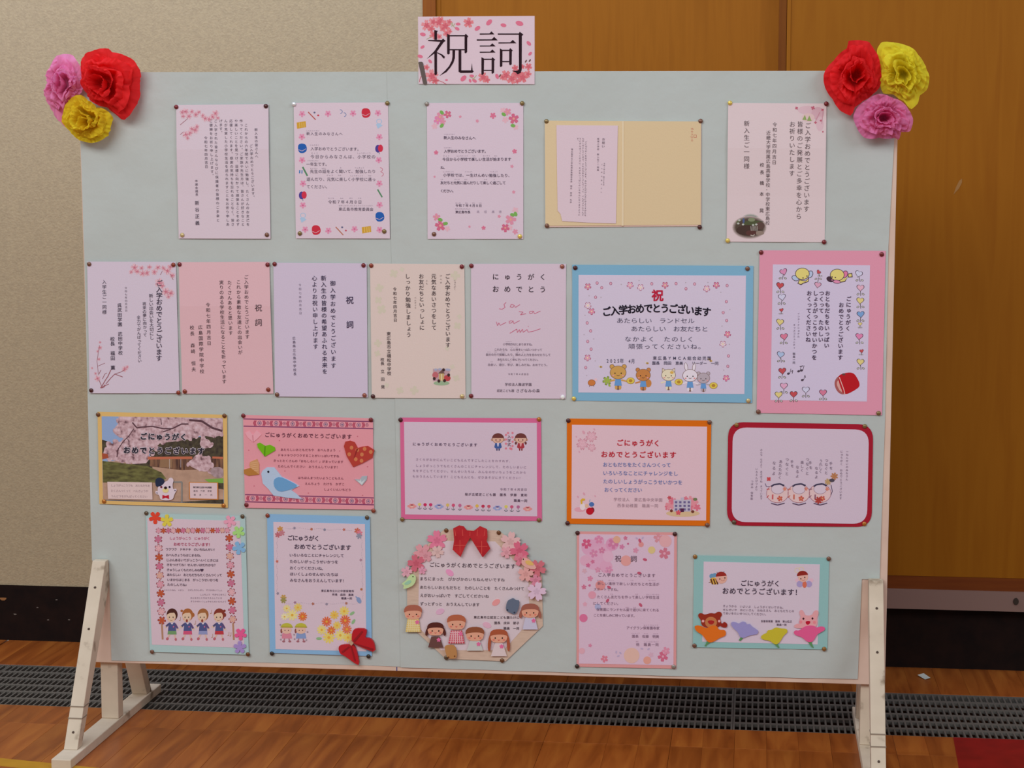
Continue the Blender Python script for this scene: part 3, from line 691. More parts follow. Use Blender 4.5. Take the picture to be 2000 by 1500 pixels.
for t_, a, b, d in [('しんにゅうせい', 224, 241, 298), ('にゅうがく', 226, 328, 278), ('きょう', 218, 381, 264), ('しょうがっこう', 308, 381, 382), ('たの', 410, 381, 432), ('せいかつ', 478, 381, 526), ('はじ', 552, 381, 574), ('しょうがっこう', 218, 484, 290), ('いっしょう', 362, 484, 412), ('べんきょう', 522, 484, 576), ('とも', 203, 535, 222), ('げんき', 292, 535, 330), ('あそ', 358, 535, 380), ('たの', 486, 535, 508), ('す', 548, 535, 558), ('れいわ', 300, 688, 336), ('ねん', 364, 688, 382), ('がつ', 410, 688, 428), ('にち', 454, 688, 472), ('ひがしひろしましちょう', 298, 726, 398)]: p.h(t_, a, b, d, b, 8.5, (134, 118, 140))
p.done('lettering')
tacks(R2, 'the letter with leafy blossom corners', [(115, 43, 's'), (735, 40, 'o'), (162, 890, 'b'), (720, 905, 'y')])

# folder
q_ = [(882, 153), (1900, 155), (1900, 838), (884, 838)]
c = Card('message_folder', 'open cream message folder with a pink slip in its left half', 'folder', R2, box_of(q_), base=.0045, bulge=0)
c.quad('cover', [(884, 163), (1900, 160), (1900, 839), (886, 846)], (226, 196, 184), 0, .0008, 4)
c.quad('cover_leaf', [(882, 152), (1389, 155), (1387, 833), (886, 836)], (226, 202, 162), .0008, .0012, 6); c.quad('cover_leaf', [(1393, 155), (1897, 158), (1895, 830), (1391, 833)], (224, 200, 160), .0008, .0012, 6)
c.top = .002
c.cut('fold_ridge', [(1383, 155), (1397, 155), (1395, 836), (1381, 836)], (232, 212, 178), .002, .0012)
s_ = c.cut('slip', [(958, 182), (1358, 185), (1345, 821), (1170, 816), (996, 806), (985, 760), (966, 737)], (226, 203, 212), .003, .0004)
c.top = .0034; p = c.pr()
SM = (112, 98, 112)
for t_, a, b, d, e, sz in [('お祝い', 1265, 262, 1262, 330, 20), ('板城小学校　新入生ご一同様', 1230, 262, 1228, 482, 14), ('令和７年４月　春のよき日', 1270, 425, 1265, 575, 10), ('ご入学の皆さんへ', 1254, 425, 1250, 630, 10), ('ごにゅうがくおめでとうございます。みなさんがげんきにかようすがたを', 1150, 285, 1146, 775, 13), ('たのしみにしています。ともだちをたくさんつくって　べんきょうにうんど', 1132, 262, 1130, 772, 13), ('うにがんばってください。えがおいっぱいのいちねんになりますように', 1113, 262, 1106, 772, 13), ('す。', 1098, 262, 1096, 292, 13), ('東広島市立小学校児童後援会会長　徳永　邦彦　丸井', 1060, 332, 1052, 690, 13)]: p.vt(t_, a, b, d, e, sz, SM)
p.done('lettering')
c.top = .002; p = c.pr(); [p._put(ch, 1843, 205 + k * 19, 26, 26, PI / 2, (206, 134, 112), .004, 2) for k, ch in enumerate('denpo')]; p.line([(1852, 246), (1868, 246), (1868, 262), (1852, 262), (1852, 246)], 3, (206, 134, 112), 2); p.done('printed_mark')
tacks(R2, 'the open cream folder', [(893, 157, 'o'), (1895, 155, 'b'), (896, 836, 'b'), (1889, 845, 'k')])

q_ = [(205, 103), (1133, 108), (1115, 1418), (190, 1412)]
c = sheet_card('letter', 'white letter with an oval dark garden picture at its lower left', 'letter', R3, q_, (226, 206, 208), fold=(.325, .67))
p = c.pr()
for x, y, rx, ry, cc, l in [(950, 170, 90, 40, (222, 190, 198), 1), (1050, 200, 60, 60, (216, 178, 188), 1), (1070, 300, 36, 70, (222, 190, 198), 1), (960, 240, 60, 40, (228, 198, 196), 2)]: p.ell(x, y, rx, ry, cc, l)
for x, y, r in [(850, 152, 16), (1005, 150, 20), (1095, 168, 14), (1028, 288, 14), (1080, 270, 12), (1098, 375, 9)]: p.flower(x, y, r, (196, 104, 124), 3, x, n=4)
p.line([(1070, 190), (1030, 270)], 8, (206, 150, 164), 3); p.line([(1100, 180), (1088, 300)], 6, (206, 158, 170), 3)
for pts in ([(905, 262), (928, 215), (945, 265)], [(948, 270), (970, 222), (992, 272)]): p.poly(pts, (150, 172, 104), 4)

for k in range(9): t_ = k / 8; p.ell(405, 1277, 164 - 34 * t_, 110 - 30 * t_, tuple(a_ + (b_ - a_) * t_ ** .8 for a_, b_ in zip((216, 196, 196), (88, 74, 64))), 1 + k * .3, n=30)
for k in range(4): t_ = k / 3; p.ell(415, 1198, 84 - 14 * t_, 50 - 14 * t_, tuple(a_ + (b_ - a_) * t_ for a_, b_ in zip((206, 194, 192), (150, 154, 146))), 1 + k * .2)
p.ell(340, 1232, 60, 30, (104, 108, 78), 4, n=20); p.ell(440, 1238, 96, 26, (84, 90, 62), 4.3, n=20); p.ell(395, 1305, 116, 50, (76, 58, 52), 4.6, n=24); p.ell(505, 1262, 44, 36, (98, 74, 68), 4.8, n=18); p.ell(420, 1330, 50, 26, (94, 60, 56), 5, n=18); p.ell(500, 1330, 44, 20, (150, 132, 120), 4.9, n=18); p.ell(350, 1215, 10, 24, (84, 98, 140), 5); p.ell(425, 1205, 34, 18, (134, 142, 110), 5)
for x, y in [(310, 1210), (300, 1240), (345, 1250), (440, 1255), (470, 1250)]: p.ell(x, y, 12, 9, (186, 190, 180), 5.5)
for k in range(6): p.line([(418 + k * 12, 1265), (422 + k * 12, 1310)], 4, (196, 190, 180), 6)
p.line([(415, 1350), (445, 1358), (452, 1340)], 8, (190, 180, 170), 6)
D_ = (86, 70, 74)
for t_, a, b, d, e, sz, of in [('ご入学おめでとうございます', 958, 283, 942, 1135, 60, .0), ('皆様のご発展とご多幸を心から', 884, 270, 870, 1205, 58, .0), ('お祈りいたします', 810, 270, 804, 800, 58, .0), ('令和七年四月吉日', 645, 280, 638, 688, 44, .0), ('近畿大学附属広島高等学校･中学校東広島校', 585, 362, 576, 1258, 44, .0), ('新入生ご一同様', 380, 262, 378, 732, 58, .0)]: p.vt(t_, a, b, d, e, sz, D_, -.006)
for ch, x, y in [('校', 524, 688), ('長', 523, 757), ('橋', 522, 858), ('本', 521, 962), ('晃', 520, 1118), ('一', 519, 1220)]: p.vt(ch, x, y - 22, x, y + 22, 42, D_)
p.done('lettering')
tacks(R3, 'the letter with the oval garden picture', [(222, 103, 'y'), (1130, 110, 'r'), (200, 1402, 'y'), (1110, 1415, 'r')])

# ================================================================== second row
q_ = [(60, 55), (955, 58), (992, 1385), (85, 1385)]
c = sheet_card('letter', 'white letter with pink cherry sprays, leftmost in the second row', 'letter', R4, q_, (217, 202, 217))
p = c.pr()
blossom_spray(p, [(540, 115, 44), (565, 155, 34), (620, 175, 38), (665, 170, 38), (740, 160, 36), (775, 115, 34), (690, 110, 30), (870, 150, 42), (900, 110, 36), (830, 120, 30), (610, 120, 30), (505, 160, 26), (920, 195, 34), (790, 270, 52), (820, 300, 34), (855, 360, 48), (905, 375, 42), (880, 410, 28), (190, 870, 16), (190, 925, 26), (165, 960, 16), (165, 1235, 36), (145, 1185, 18), (440, 1140, 34), (465, 1120, 22), (180, 1040, 20), (110, 1130, 14)])
for pts, w_ in [([(200, 1330), (240, 1260), (270, 1215), (300, 1150)], 8), ([(210, 1320), (180, 1250)], 6), ([(250, 1290), (300, 1230), (340, 1190), (420, 1220)], 7), ([(205, 1325), (280, 1290)], 6), ([(215, 1240), (240, 1190), (260, 1180)], 5), ([(340, 1190), (400, 1170), (440, 1150)], 5), ([(180, 1190), (200, 1150)], 5), ([(175, 1200), (160, 1060), (185, 900)], 4), ([(170, 1110), (240, 1080)], 4), ([(195, 1328), (225, 1322), (245, 1300)], 14), ([(930, 240), (900, 180)], 5), ([(800, 190), (820, 150)], 4)]: p.line(pts, w_, (162, 100, 108), 4)
for t_, a, b, d, e, sz, of in [('ご入学おめでとうございます', 790, 240, 786, 1062, 66, .012), ('新しい出会いを大切にし', 705, 378, 714, 845, 44, 0), ('将来の夢に向かって', 638, 462, 646, 815, 40, 0), ('全力でがんばってください', 580, 598, 592, 1075, 40, 0), ('令和七年四月吉日', 452, 305, 456, 565, 26, -.01), ('呉武田学園　武田中学校', 388, 472, 398, 1000, 46, .004), ('校長　福田　薫', 316, 812, 322, 1150, 48, .004), ('入学生ご一同様', 234, 235, 236, 590, 46, 0)]: p.vt(t_, a, b, d, e, sz, INK, of)
p.done('lettering')
tacks(R4, 'the leftmost second-row letter', [(82, 80, 'b'), (932, 88, 'o2'), (103, 1355, 'k'), (983, 1378, 'o2')])

q_ = [(985, 60), (1900, 58), (1940, 1388), (1020, 1388)]
c = sheet_card('letter', 'plain pink letter with brush writing and two fold lines, second row', 'letter', R4, q_, (226, 184, 190), fold=(.335, .667))
p = c.pr()
for t_, a, b, d, e, sz, of in [('ご入学おめでとうございます', 1668, 185, 1680, 838, 46, 0), ('これから素敵な友達との出会いが', 1590, 235, 1608, 995, 46, 0), ('たくさんあると思います', 1500, 240, 1512, 800, 46, 0), ('実りのある学校生活になることを祈っています', 1418, 240, 1446, 1290, 46, 0), ('令和七年四月吉日', 1284, 462, 1294, 905, 46, 0), ('広島国際学院中学校', 1205, 690, 1222, 1190, 46, 0), ('校長　森崎　恒夫', 1120, 690, 1138, 1172, 46, 0)]: p.vt(t_, a, b, d, e, sz, (84, 66, 72), of)
p.vt('祝', 1792, 482, 1793, 560, 76, (72, 56, 62)); p.vt('詞', 1792, 630, 1793, 708, 76, (72, 56, 62)); p.done('lettering')
tacks(R4, 'the plain pink letter', [(994, 84, 'r'), (1883, 87, 'r'), (1048, 1366, 'o2'), (1890, 1347, 'o2')])

q_ = [(75, 65), (985, 72), (995, 1378), (92, 1370)]
c = sheet_card('letter', 'plain lavender white letter with bold brush columns, third in the second row', 'letter', R5, q_, (213, 198, 218))
p = c.pr(); B2 = (62, 50, 80)
p.vt('祝', 820, 392, 821, 466, 78, B2, .01); p.vt('詞', 822, 630, 823, 706, 74, B2, .01)
for t_, a, b, d, e, sz, of in [('御入学おめでとうございます', 655, 232, 662, 1100, 54, .008), ('新入生の皆様の希望あふれる未来を', 565, 185, 578, 1155, 54, .008), ('心よりお祝い申し上げます', 476, 185, 488, 912, 54, .004), ('令和七年四月吉日', 335, 262, 340, 575, 28, -.01), ('広島県立広島中学校長', 276, 780, 286, 1168, 32, 0)]: p.vt(t_, a, b, d, e, sz, B2 if sz > 40 else (104, 92, 116), of)
p.done('lettering')
tacks(R5, 'the plain lavender white letter', [(88, 77, 'r'), (955, 90, 'r'), (112, 1350, 'b'), (965, 1357, 'b2')])

q_ = [(1018, 72), (1938, 78), (1950, 1388), (1035, 1382)]
c = sheet_card('letter', 'cream letter with faint green clover and a small school picture', 'letter', R5, q_, (226, 206, 198))
p = c.pr(); cl = (216, 206, 186)
for x, y, r in [(1110, 310, 45), (1100, 430, 40), (1130, 520, 50), (1250, 170, 45), (1330, 130, 26), (1850, 190, 50), (1870, 680, 40), (1890, 590, 26), (1860, 1190, 36), (1820, 1080, 26), (1310, 1310, 40), (1450, 1310, 46), (1095, 850, 40), (1090, 950, 34), (1180, 1260, 28), (1770, 900, 24)]: p.flower(x, y, r, cl if r > 30 else (218, 208, 190), 1, x * .2, n=4)
for t_, a, b, d, e, sz in [('ご入学おめでとうございます', 1775, 168, 1778, 895, 52), ('元気なあいさつをして', 1640, 168, 1642, 725, 52), ('お友だちといっしょに', 1518, 168, 1525, 725, 52), ('しっかり勉強しましょう', 1384, 168, 1396, 795, 52), ('令和七年四月吉日', 1260, 300, 1265, 645, 38), ('東広島市立磯松中学校', 1200, 735, 1206, 1165, 42), ('校長　立　田　晃', 1138, 990, 1144, 1295, 38)]: p.vt(t_, a, b, d, e, sz, (76, 62, 66), .004)
for t_, a, b, e in [('にゅうがく', 1846, 228, 332), ('げんき', 1710, 175, 275), ('とも', 1572, 228, 280), ('べんきょう', 1460, 395, 515)]: p.vt(t_, a, b, a, e, 20, (130, 116, 116))
p.rect(1632, 1100, 1795, 1220, (196, 160, 168), 1); p.ell(1715, 1240, 78, 22, (160, 184, 150), 2); p.ell(1655, 1160, 30, 30, (198, 110, 116), 2); p.ell(1770, 1190, 34, 30, (196, 76, 80), 3); p.rect(1690, 1140, 1740, 1215, (206, 176, 120), 3)
p.poly([(1682, 1145), (1716, 1112), (1750, 1145)], (120, 90, 84), 4); p.line([(1716, 1150), (1716, 1215)], 8, (240, 226, 190), 4)
for x, y in [(1645, 1195), (1690, 1218), (1745, 1215), (1785, 1160), (1735, 1110)]: p.ell(x, y, 14, 16, (70, 48, 48), 5)
for x, y in [(1660, 1108), (1700, 1105), (1770, 1108), (1785, 1110)]: p.ell(x, y, 18, 12, (176, 176, 200), 4)
p.done('lettering')
tacks(R5, 'the cream clover letter', [(1030, 92, 'o2'), (1914, 103, 'r'), (1047, 1368, 'k'), (1917, 1367, 'g')])

q_ = [(103, 75), (1030, 75), (1028, 1392), (107, 1388)]
c = sheet_card('letter', 'pinkish white letter with pink handwritten script in its middle', 'letter', R6, q_, (220, 200, 214))
p = c.pr()
for t_, y, sz in (('にゅうがく', 200, 66), ('おめでとう', 320, 68)): p.h(t_, 286, y, 860, y + 4, sz, (58, 44, 54), .006)
pk = (214, 96, 130)
for pts in ([(445, 450), (425, 470), (435, 500), (405, 518), (378, 512)], [(520, 475), (495, 470), (485, 495), (510, 500), (525, 478), (535, 500), (580, 472)], [(570, 540), (610, 545), (585, 572), (640, 560)], [(705, 535), (675, 540), (675, 560), (700, 555), (712, 535), (722, 562), (780, 535)], [(350, 640), (362, 678), (375, 650), (388, 675), (445, 645)], [(500, 628), (475, 635), (478, 655), (500, 648), (512, 628), (520, 658), (578, 628)],
            [(482, 752), (550, 710), (555, 745), (575, 715), (582, 745), (605, 712), (612, 742), (650, 715), (660, 740), (700, 735), (780, 708)], [(660, 680), (664, 690)]): p.line(pts, 4, pk, 9)
for t_, a, b, d, sz in [('小学校がはじまりますね。', 415, 858, 718, 27), ('これからも　心と体をいっぱいつかって', 330, 910, 798, 27), ('自分の力で挑戦したり、隣の人と力を合わせたりして', 246, 960, 880, 27), ('あなたらしく歩んでいってください。', 360, 1008, 775, 27), ('出会い、遊び、学び、楽しみだね。おめでとう。', 266, 1058, 865, 27)]: p.h(t_, a, b, d, b + 3, sz, (110, 92, 112), 0)
for t_, a, b, d in [('しょうがっこう', 440, 832, 500), ('こころ', 485, 888, 512), ('からだ', 535, 888, 568), ('じぶん', 260, 934, 295), ('ちから', 330, 934, 358), ('ちょうせん', 392, 934, 440), ('となり', 545, 936, 570), ('ひと', 600, 936, 620), ('あゆ', 508, 984, 526), ('であ', 292, 1030, 315), ('あそ', 390, 1030, 410), ('まな', 478, 1032, 498), ('たの', 566, 1032, 586)]: p.h(t_, a, b, d, b, 10, (150, 134, 150))
p.h('令和７年４月吉日', 462, 1150, 668, 1151, 21, (124, 108, 126)); p.h('学校法人難波学園', 432, 1251, 696, 1252, 32, (92, 76, 94)); p.h('認定こども園', 355, 1312, 525, 1312, 28, (92, 76, 94)); p.h('さざなみの森', 540, 1313, 776, 1313, 36, (80, 66, 82)); p.done('lettering')
tacks(R6, 'the letter with pink script', [(107, 94, 'r'), (993, 101, 'b2'), (104, 1363, 'r'), (998, 1375, 'W')])

# blue bordered card
q_ = [(90, 85), (1858, 95), (1845, 1432), (92, 1410)]
c = Card('greeting_card', 'wide greeting card on a bright blue backing with small animals along its bottom', 'card', R7, box_of(q_))
c.quad('backing', q_, (132, 182, 210)); c.quad('sheet', [(152, 183), (1785, 190), (1770, 1345), (150, 1330)], (219, 206, 226), .0004, .0003)
p = c.pr(); ed = (170, 84, 116)
for x, y, cc in [(243, 297, PK1), (655, 283, (236, 180, 204)), (757, 305, (240, 214, 226)), (996, 283, PK1), (1402, 318, (240, 200, 214)), (1496, 283, (224, 140, 170)), (243, 482, (240, 220, 230)), (280, 540, (232, 150, 176)), (1606, 762, (232, 140, 170)), (1560, 857, (238, 214, 224)), (240, 992, (234, 170, 192)), (1592, 1190, (232, 140, 176))]: p.flower(x, y, 36, cc, 1, -1.57, (240, 224, 180), edge=ed)
for x, y in [(333, 263), (378, 308), (466, 267), (866, 270), (1103, 268), (1200, 318), (1284, 272), (1601, 287), (318, 401), (1594, 444), (1563, 551), (236, 652), (270, 730), (1597, 629), (241, 833), (275, 908), (1614, 974), (1608, 1075), (222, 1087)]: p.ring(x, y, 12, 14, 4, ed, 1, n=10); p.ell(x, y, 9, 10, (236, 176, 196), 2, n=8)
for x, y in [(568, 276), (742, 238), (1197, 258), (1414, 257), (1540, 353), (255, 387), (371, 403), (215, 577), (1628, 522), (1551, 683), (206, 765), (300, 808), (1623, 860), (315, 1022), (231, 1165), (1568, 1112)]: p.ell(x, y, 6, 6, (190, 176, 186), 1, n=6)
p.h('祝', 855, 382, 990, 382, 118, (196, 34, 64), .035)
t_ = 'ご入学おめでとうございます'
for i, ch in enumerate(t_):
    u = (i + .5) / 13; x = 385 + (1440 - 385) * u; y = 555 - 48 * math.sin(PI * (u * .9 + .06)) ; dy = -48 * .9 * PI / 1055 * math.cos(PI * (u * .9 + .06))
    p._put(ch, x, y, 92, 96, math.atan(dy), (34, 28, 42), .035, 9)
BI = (74, 70, 96)
for t_, a, b, d, sz in [('あたらしい　ランドセル', 522, 628, 1285, 62), ('あたらしい　お友だちと', 662, 708, 1418, 62), ('なかよく　たのしく', 596, 808, 1282, 60), ('頑張ってくださいね。', 632, 880, 1390, 60)]: p.h(t_, a, b, d, b + 2, sz * .92, BI, -.006, sx=sz * 1.15)
p.h('2025年', 418, 1022, 592, 1022, 50, BI, 0, sx=40); p.h('4月', 632, 1024, 700, 1024, 48, BI, 0, sx=36)
p.h('東広島YMCA総合幼児園', 872, 994, 1450, 996, 40, BI, .004); p.h('園長　岡田　恵美', 868, 1043, 1172, 1044, 38, BI, .004); p.h('リーダー　一同', 1255, 1044, 1518, 1046, 38, BI, .0)


def animal(x, y, r, cc, ear, lv=2, body=(110, 160, 216)):
    br = (130, 96, 84)
    if ear == 'long':
        for s in (-1, 1): p.ell(x + s * r * .55, y - r * 1.2, r * .24, r * .62, br, lv, s * .15); p.ell(x + s * r * .55, y - r * 1.2, r * .19, r * .57, cc, lv + 1, s * .15)
    elif ear == 'cat':
        for s in (-1, 1): p.poly([(x + s * r * .95, y - r * 1.05), (x + s * r * .98, y - r * .2), (x + s * r * .35, y - r * .75)], br, lv); p.poly([(x + s * r * .9, y - r * .95), (x + s * r * .9, y - r * .3), (x + s * r * .42, y - r * .72)], cc, lv + 1)
    else:
        for s in (-1, 1): p.ell(x + s * r * .78, y - r * .75, r * .32, r * .32, br, lv); p.ell(x + s * r * .78, y - r * .75, r * .26, r * .26, cc, lv + 1)
    p.ell(x, y + r * 1.95, r * .25, r * .3, br, lv); p.ell(x - r * .25, y + r * 1.9, r * .17, r * .3, cc, lv + 1); p.ell(x + r * .25, y + r * 1.9, r * .17, r * .3, cc, lv + 1)
    p.line([(x - r * .4, y + r * .95), (x - r * 1.15, y + r * 1.15)], r * .2, cc, lv + 1); p.line([(x + r * .4, y + r * .95), (x + r * 1.15, y + r * 1.15)], r * .2, cc, lv + 1)
    p.poly([(x - r * .32, y + r * .7), (x + r * .32, y + r * .7), (x + r * .48, y + r * 1.7), (x - r * .48, y + r * 1.7)], body, lv + 2)
    p.ell(x, y, r * 1.06, r * .88, br, lv + 2, n=22); p.ell(x, y, r, r * .82, cc, lv + 3, n=22)
    for s in (-1, 1): p.ell(x + s * r * .4, y + r * .1, r * .08, r * .1, (50, 36, 44), lv + 4, n=8); p.ell(x + s * r * .62, y + r * .38, r * .14, r * .1, (236, 160, 160), lv + 4, n=8)
    p.ring(x, y + r * .28, r * .18, r * .14, r * .06, (80, 50, 50), lv + 4, .2, PI - .2, 6)


animal(538, 1135, 76, (214, 166, 92), 'r'); p.ell(830, 1240, 34, 40, (208, 138, 72), 1); animal(783, 1160, 68, (206, 136, 76), 'r'); animal(1030, 1160, 66, (238, 226, 196), 'cat'); animal(1240, 1165, 70, (238, 228, 238), 'long'); animal(1370, 1190, 60, (190, 176, 186), 'r')
p.ell(1062, 1135, 18, 14, (226, 180, 90), 6)
for x, y in [(660, 1215), (1130, 1227), (1468, 1262)]: p.ell(x, y, 40, 32, (176, 140, 50), 6); p.ell(x, y, 36, 28, (232, 208, 90), 7); p.ell(x, y, 18, 15, (190, 140, 60), 8)
p.flower(430, 1215, 48, (168, 188, 84), 3, .3, n=6, edge=(120, 140, 60)); p.poly([(440, 1250), (462, 1250), (465, 1275), (445, 1270)], (168, 188, 84), 3)
p.ell(280, 1235, 36, 30, (212, 130, 70), 3); p.ell(320, 1205, 15, 14, (240, 200, 206), 4); p.line([(262, 1262), (258, 1275)], 5, (130, 90, 80), 3); p.line([(300, 1258), (300, 1272)], 5, (130, 90, 80), 3); p.ring(280, 1235, 36, 30, 3, (140, 84, 60), 4)
for x, y in [(365, 1078), (818, 1042), (1425, 1005), (1438, 1020)]: p.ell(x - 8, y - 5, 8, 9, (232, 220, 200), 4); p.ell(x + 6, y + 2, 13, 9, (204, 164, 90), 5); p.line([(x + 2, y - 6), (x + 4, y + 9)], 4, (90, 60, 50), 6)
p.done('lettering')
tacks(R7, 'the blue-bordered animal card', [(120, 114, 'k'), (1800, 122, 'b'), (107, 1390, 'y'), (1808, 1410, 'g')])

# pink bordered portrait card
q_ = [(105, 38), (1190, 42), (1158, 1458), (78, 1438)]
c = Card('greeting_card', 'tall greeting card on a pink backing with yellow birds and a red school bag', 'card', R8, box_of(q_))
c.quad('backing', q_, (230, 156, 178)); c.quad('sheet', [(218, 160), (1055, 168), (1028, 1340), (198, 1328)], (217, 204, 228), .0004, .0003)
p = c.pr(); ol = (78, 56, 70)


def bud(x, y, cc, a=0., s=1., fy=1):
    p.line([(x, y + fy * 22 * s), (x + 22 * math.sin(a) * s, y + fy * 70 * s)], 5, (90, 84, 80), 1)
    for k in (-1, 1): p.ell(x + k * 22 * s + 12 * math.sin(a), y + fy * 56 * s, 13 * s, 9 * s, (90, 84, 80), 2, k * .5, 8); p.ell(x + k * 22 * s + 12 * math.sin(a), y + fy * 56 * s, 8 * s, 5 * s, (226, 220, 214), 3, k * .5, 8)
    p.heart(x, y, 34 * s, ol, 3, a * .5); p.heart(x, y, 29 * s, cc, 4, a * .5)


PKB, RDB, WHB, YLB, BLB = (226, 150, 190), (204, 84, 90), (216, 214, 238), (232, 214, 140), (130, 170, 220)
for x, y, cc, a in [(310, 222, PKB, -.6), (280, 340, RDB, .3), (297, 440, WHB, -.3), (292, 552, RDB, -.4), (280, 655, YLB, .3), (315, 780, (226, 130, 160), -.3), (285, 935, (180, 200, 234), .3), (300, 1075, RDB, -.2), (313, 1205, (232, 176, 206), 0), (268, 1280, YLB, 0), (397, 1276, RDB, 0), (502, 1238, WHB, 0), (650, 1262, (222, 130, 160), 0), (958, 240, WHB, .6), (972, 360, (236, 184, 204), .1), (970, 470, YLB, .2), (974, 588, BLB, -.2), (969, 672, YLB, 0), (962, 778, (232, 140, 184), .2), (982, 905, RDB, -.4), (972, 998, YLB, .2)]:
    bud(x, y, cc, a, .55 if (x, y) in ((292, 552), (969, 672), (982, 905)) else 1.0)
bud(612, 225, RDB, 1.4, .6); bud(605, 335, (226, 170, 196), .3, .9, -1)
for x, y, s in [(472, 240, 1), (772, 250, -1)]:
    p.ell(x - 60, y + 38, 34, 24, ol, 1, .4); p.ell(x - 60, y + 38, 29, 19, (190, 204, 232) if s > 0 else (232, 150, 184), 2, .4) if s > 0 else None
    p.ell(x + 66, y + (5 if s > 0 else -5), 26, 34, ol, 2, .5); p.ell(x + 66, y + (5 if s > 0 else -5), 21, 29, (190, 204, 232) if s > 0 else (232, 130, 170), 3, .5)
    p.ell(x, y, 62, 52, ol, 5, n=22); p.ell(x, y, 57, 47, (234, 218, 130), 6, n=22)
p.poly([(445, 290), (500, 300), (530, 270), (525, 310), (480, 325), (462, 338), (430, 325)], ol, 3); p.poly([(448, 296), (500, 306), (524, 284), (519, 306), (478, 318), (460, 330), (438, 322)], (234, 218, 130), 4)
p.poly([(800, 290), (850, 285), (870, 255), (840, 310), (790, 318), (745, 320), (760, 300)], ol, 3); p.poly([(772, 304), (800, 296), (846, 291), (864, 266), (836, 303), (788, 312), (752, 314)], (234, 218, 130), 4); p.ell(728, 294, 11, 8, ol, 3, .3); p.ell(728, 294, 7, 5, (232, 150, 184), 4, .3); p.ell(768, 308, 34, 16, ol, 7.5, .1); p.ell(768, 308, 30, 12, (232, 150, 184), 8, .1); p.poly([(862, 240), (900, 232), (905, 270), (866, 272)], ol, 3); p.poly([(868, 246), (894, 240), (898, 264), (872, 266)], (234, 218, 130), 4)
for x, y in [(478, 276), (512, 260), (756, 272), (728, 268)]: p.ell(x, y, 6, 6, ol, 8, n=8)
for t_, a, b, d, e in [('ごにゅうがく', 872, 430, 864, 735), ('おめでとうございます', 808, 483, 798, 985), ('おともだちをいっぱい', 690, 382, 680, 882), ('つくって　たのしい', 638, 382, 630, 832), ('しょうがっこうせいかつを', 586, 382, 574, 985), ('おくってくださいね', 532, 382, 522, 832)]: p.vt(t_, a, b, d, e, 46, (76, 56, 82), .018)
p.vt('インターナショナル', 440, 570, 438, 792, 20, (110, 92, 116)); p.vt('キッズコミュニティ', 403, 668, 401, 890, 20, (110, 92, 116)); p.vt('職員一同', 400, 916, 399, 1018, 23, INK)
for x, y in [(352, 1100), (440, 1080), (465, 1072), (472, 1155)]:
    p.ell(x, y, 13, 10, (84, 70, 84), 2, -.3, 8); p.line([(x + 11, y), (x + 22, y - 42)], 4, (84, 70, 84), 2)
p.line([(374, 1082), (390, 1072), (384, 1098)], 5, (84, 70, 84), 2); p.line([(450, 1040), (480, 1032)], 7, (84, 70, 84), 2); p.line([(494, 1113), (500, 1135)], 5, (84, 70, 84), 2)
p.poly(smoothpoly([(745, 1190), (760, 1140), (800, 1110), (850, 1270), (815, 1282), (770, 1255)]), (176, 98, 96), 2); p.poly(smoothpoly([(762, 1180), (790, 1145), (822, 1265), (790, 1245)]), (222, 168, 160), 3)
p.poly(smoothpoly([(775, 1120), (830, 1095), (895, 1088), (930, 1110), (975, 1200), (930, 1240), (835, 1288), (800, 1220)]), (192, 30, 40), 4); p.line([(790, 1130), (830, 1240), (838, 1282)], 7, (236, 190, 184), 5); p.ell(828, 1106, 15, 9, (110, 70, 64), 5)
p.done('lettering')
tacks(R8, 'the tall pink-bordered card', [(117, 56, 'r'), (1155, 73, 'r'), (93, 1428, 'b'), (1128, 1440, 'o')])

# ================================================================== third row
q_ = [(145, 92), (1830, 130), (1840, 1340), (170, 1290)]
c = Card('greeting_card', 'photo card of cherry trees before a school, on a yellow backing', 'card', S1, box_of(q_), bulge=0)
c.quad('backing', q_, (226, 186, 116)); c.quad('photo', [(200, 150), (1775, 175), (1790, 1290), (218, 1245)], (148, 172, 212), .0004, .0003)
blo = noise_mat('printed_blossom', [P(120, 90, 96), P(186, 150, 156), P(210, 178, 184), P(222, 196, 204)], nscale=100, detail=6, rough=.8, spec=.1, pos=[.32, .42, .55, .68])
gra = noise_mat('printed_grass', [P(72, 64, 46), P(104, 100, 62), P(128, 126, 76)], scale=(.5, 1, 1.4), nscale=90, detail=6, rough=.8, spec=.1)
gnd = noise_mat('printed_ground', [P(176, 142, 122), P(196, 160, 138)], nscale=60, rough=.8, spec=.1)
dkg = noise_mat('printed_dark_trees', [P(60, 50, 48), P(92, 84, 64)], nscale=110, rough=.8, spec=.1)
bld = noise_mat('printed_building', [P(64, 44, 48), P(150, 110, 84)], scale=(1, 1, .15), nscale=150, rough=.8, spec=.1)
p = c.pr()
p.poly([(215, 740), (1782, 660), (1785, 1285), (218, 1240)], gnd, 1); p.poly([(205, 455), (300, 480), (345, 540), (300, 640), (208, 640)], dkg, 2)
p.poly([(830, 480), (1300, 440), (1780, 380), (1782, 700), (830, 700)], dkg, 2)
p.poly([(420, 152), (1775, 177), (1778, 400), (1640, 420), (1500, 400), (1380, 440), (1200, 470), (960, 500), (900, 560), (820, 640), (800, 740), (560, 760), (430, 740), (250, 700), (215, 660), (240, 560), (350, 500), (450, 480), (520, 400), (440, 430), (370, 380), (365, 310), (420, 240)], blo, 3)
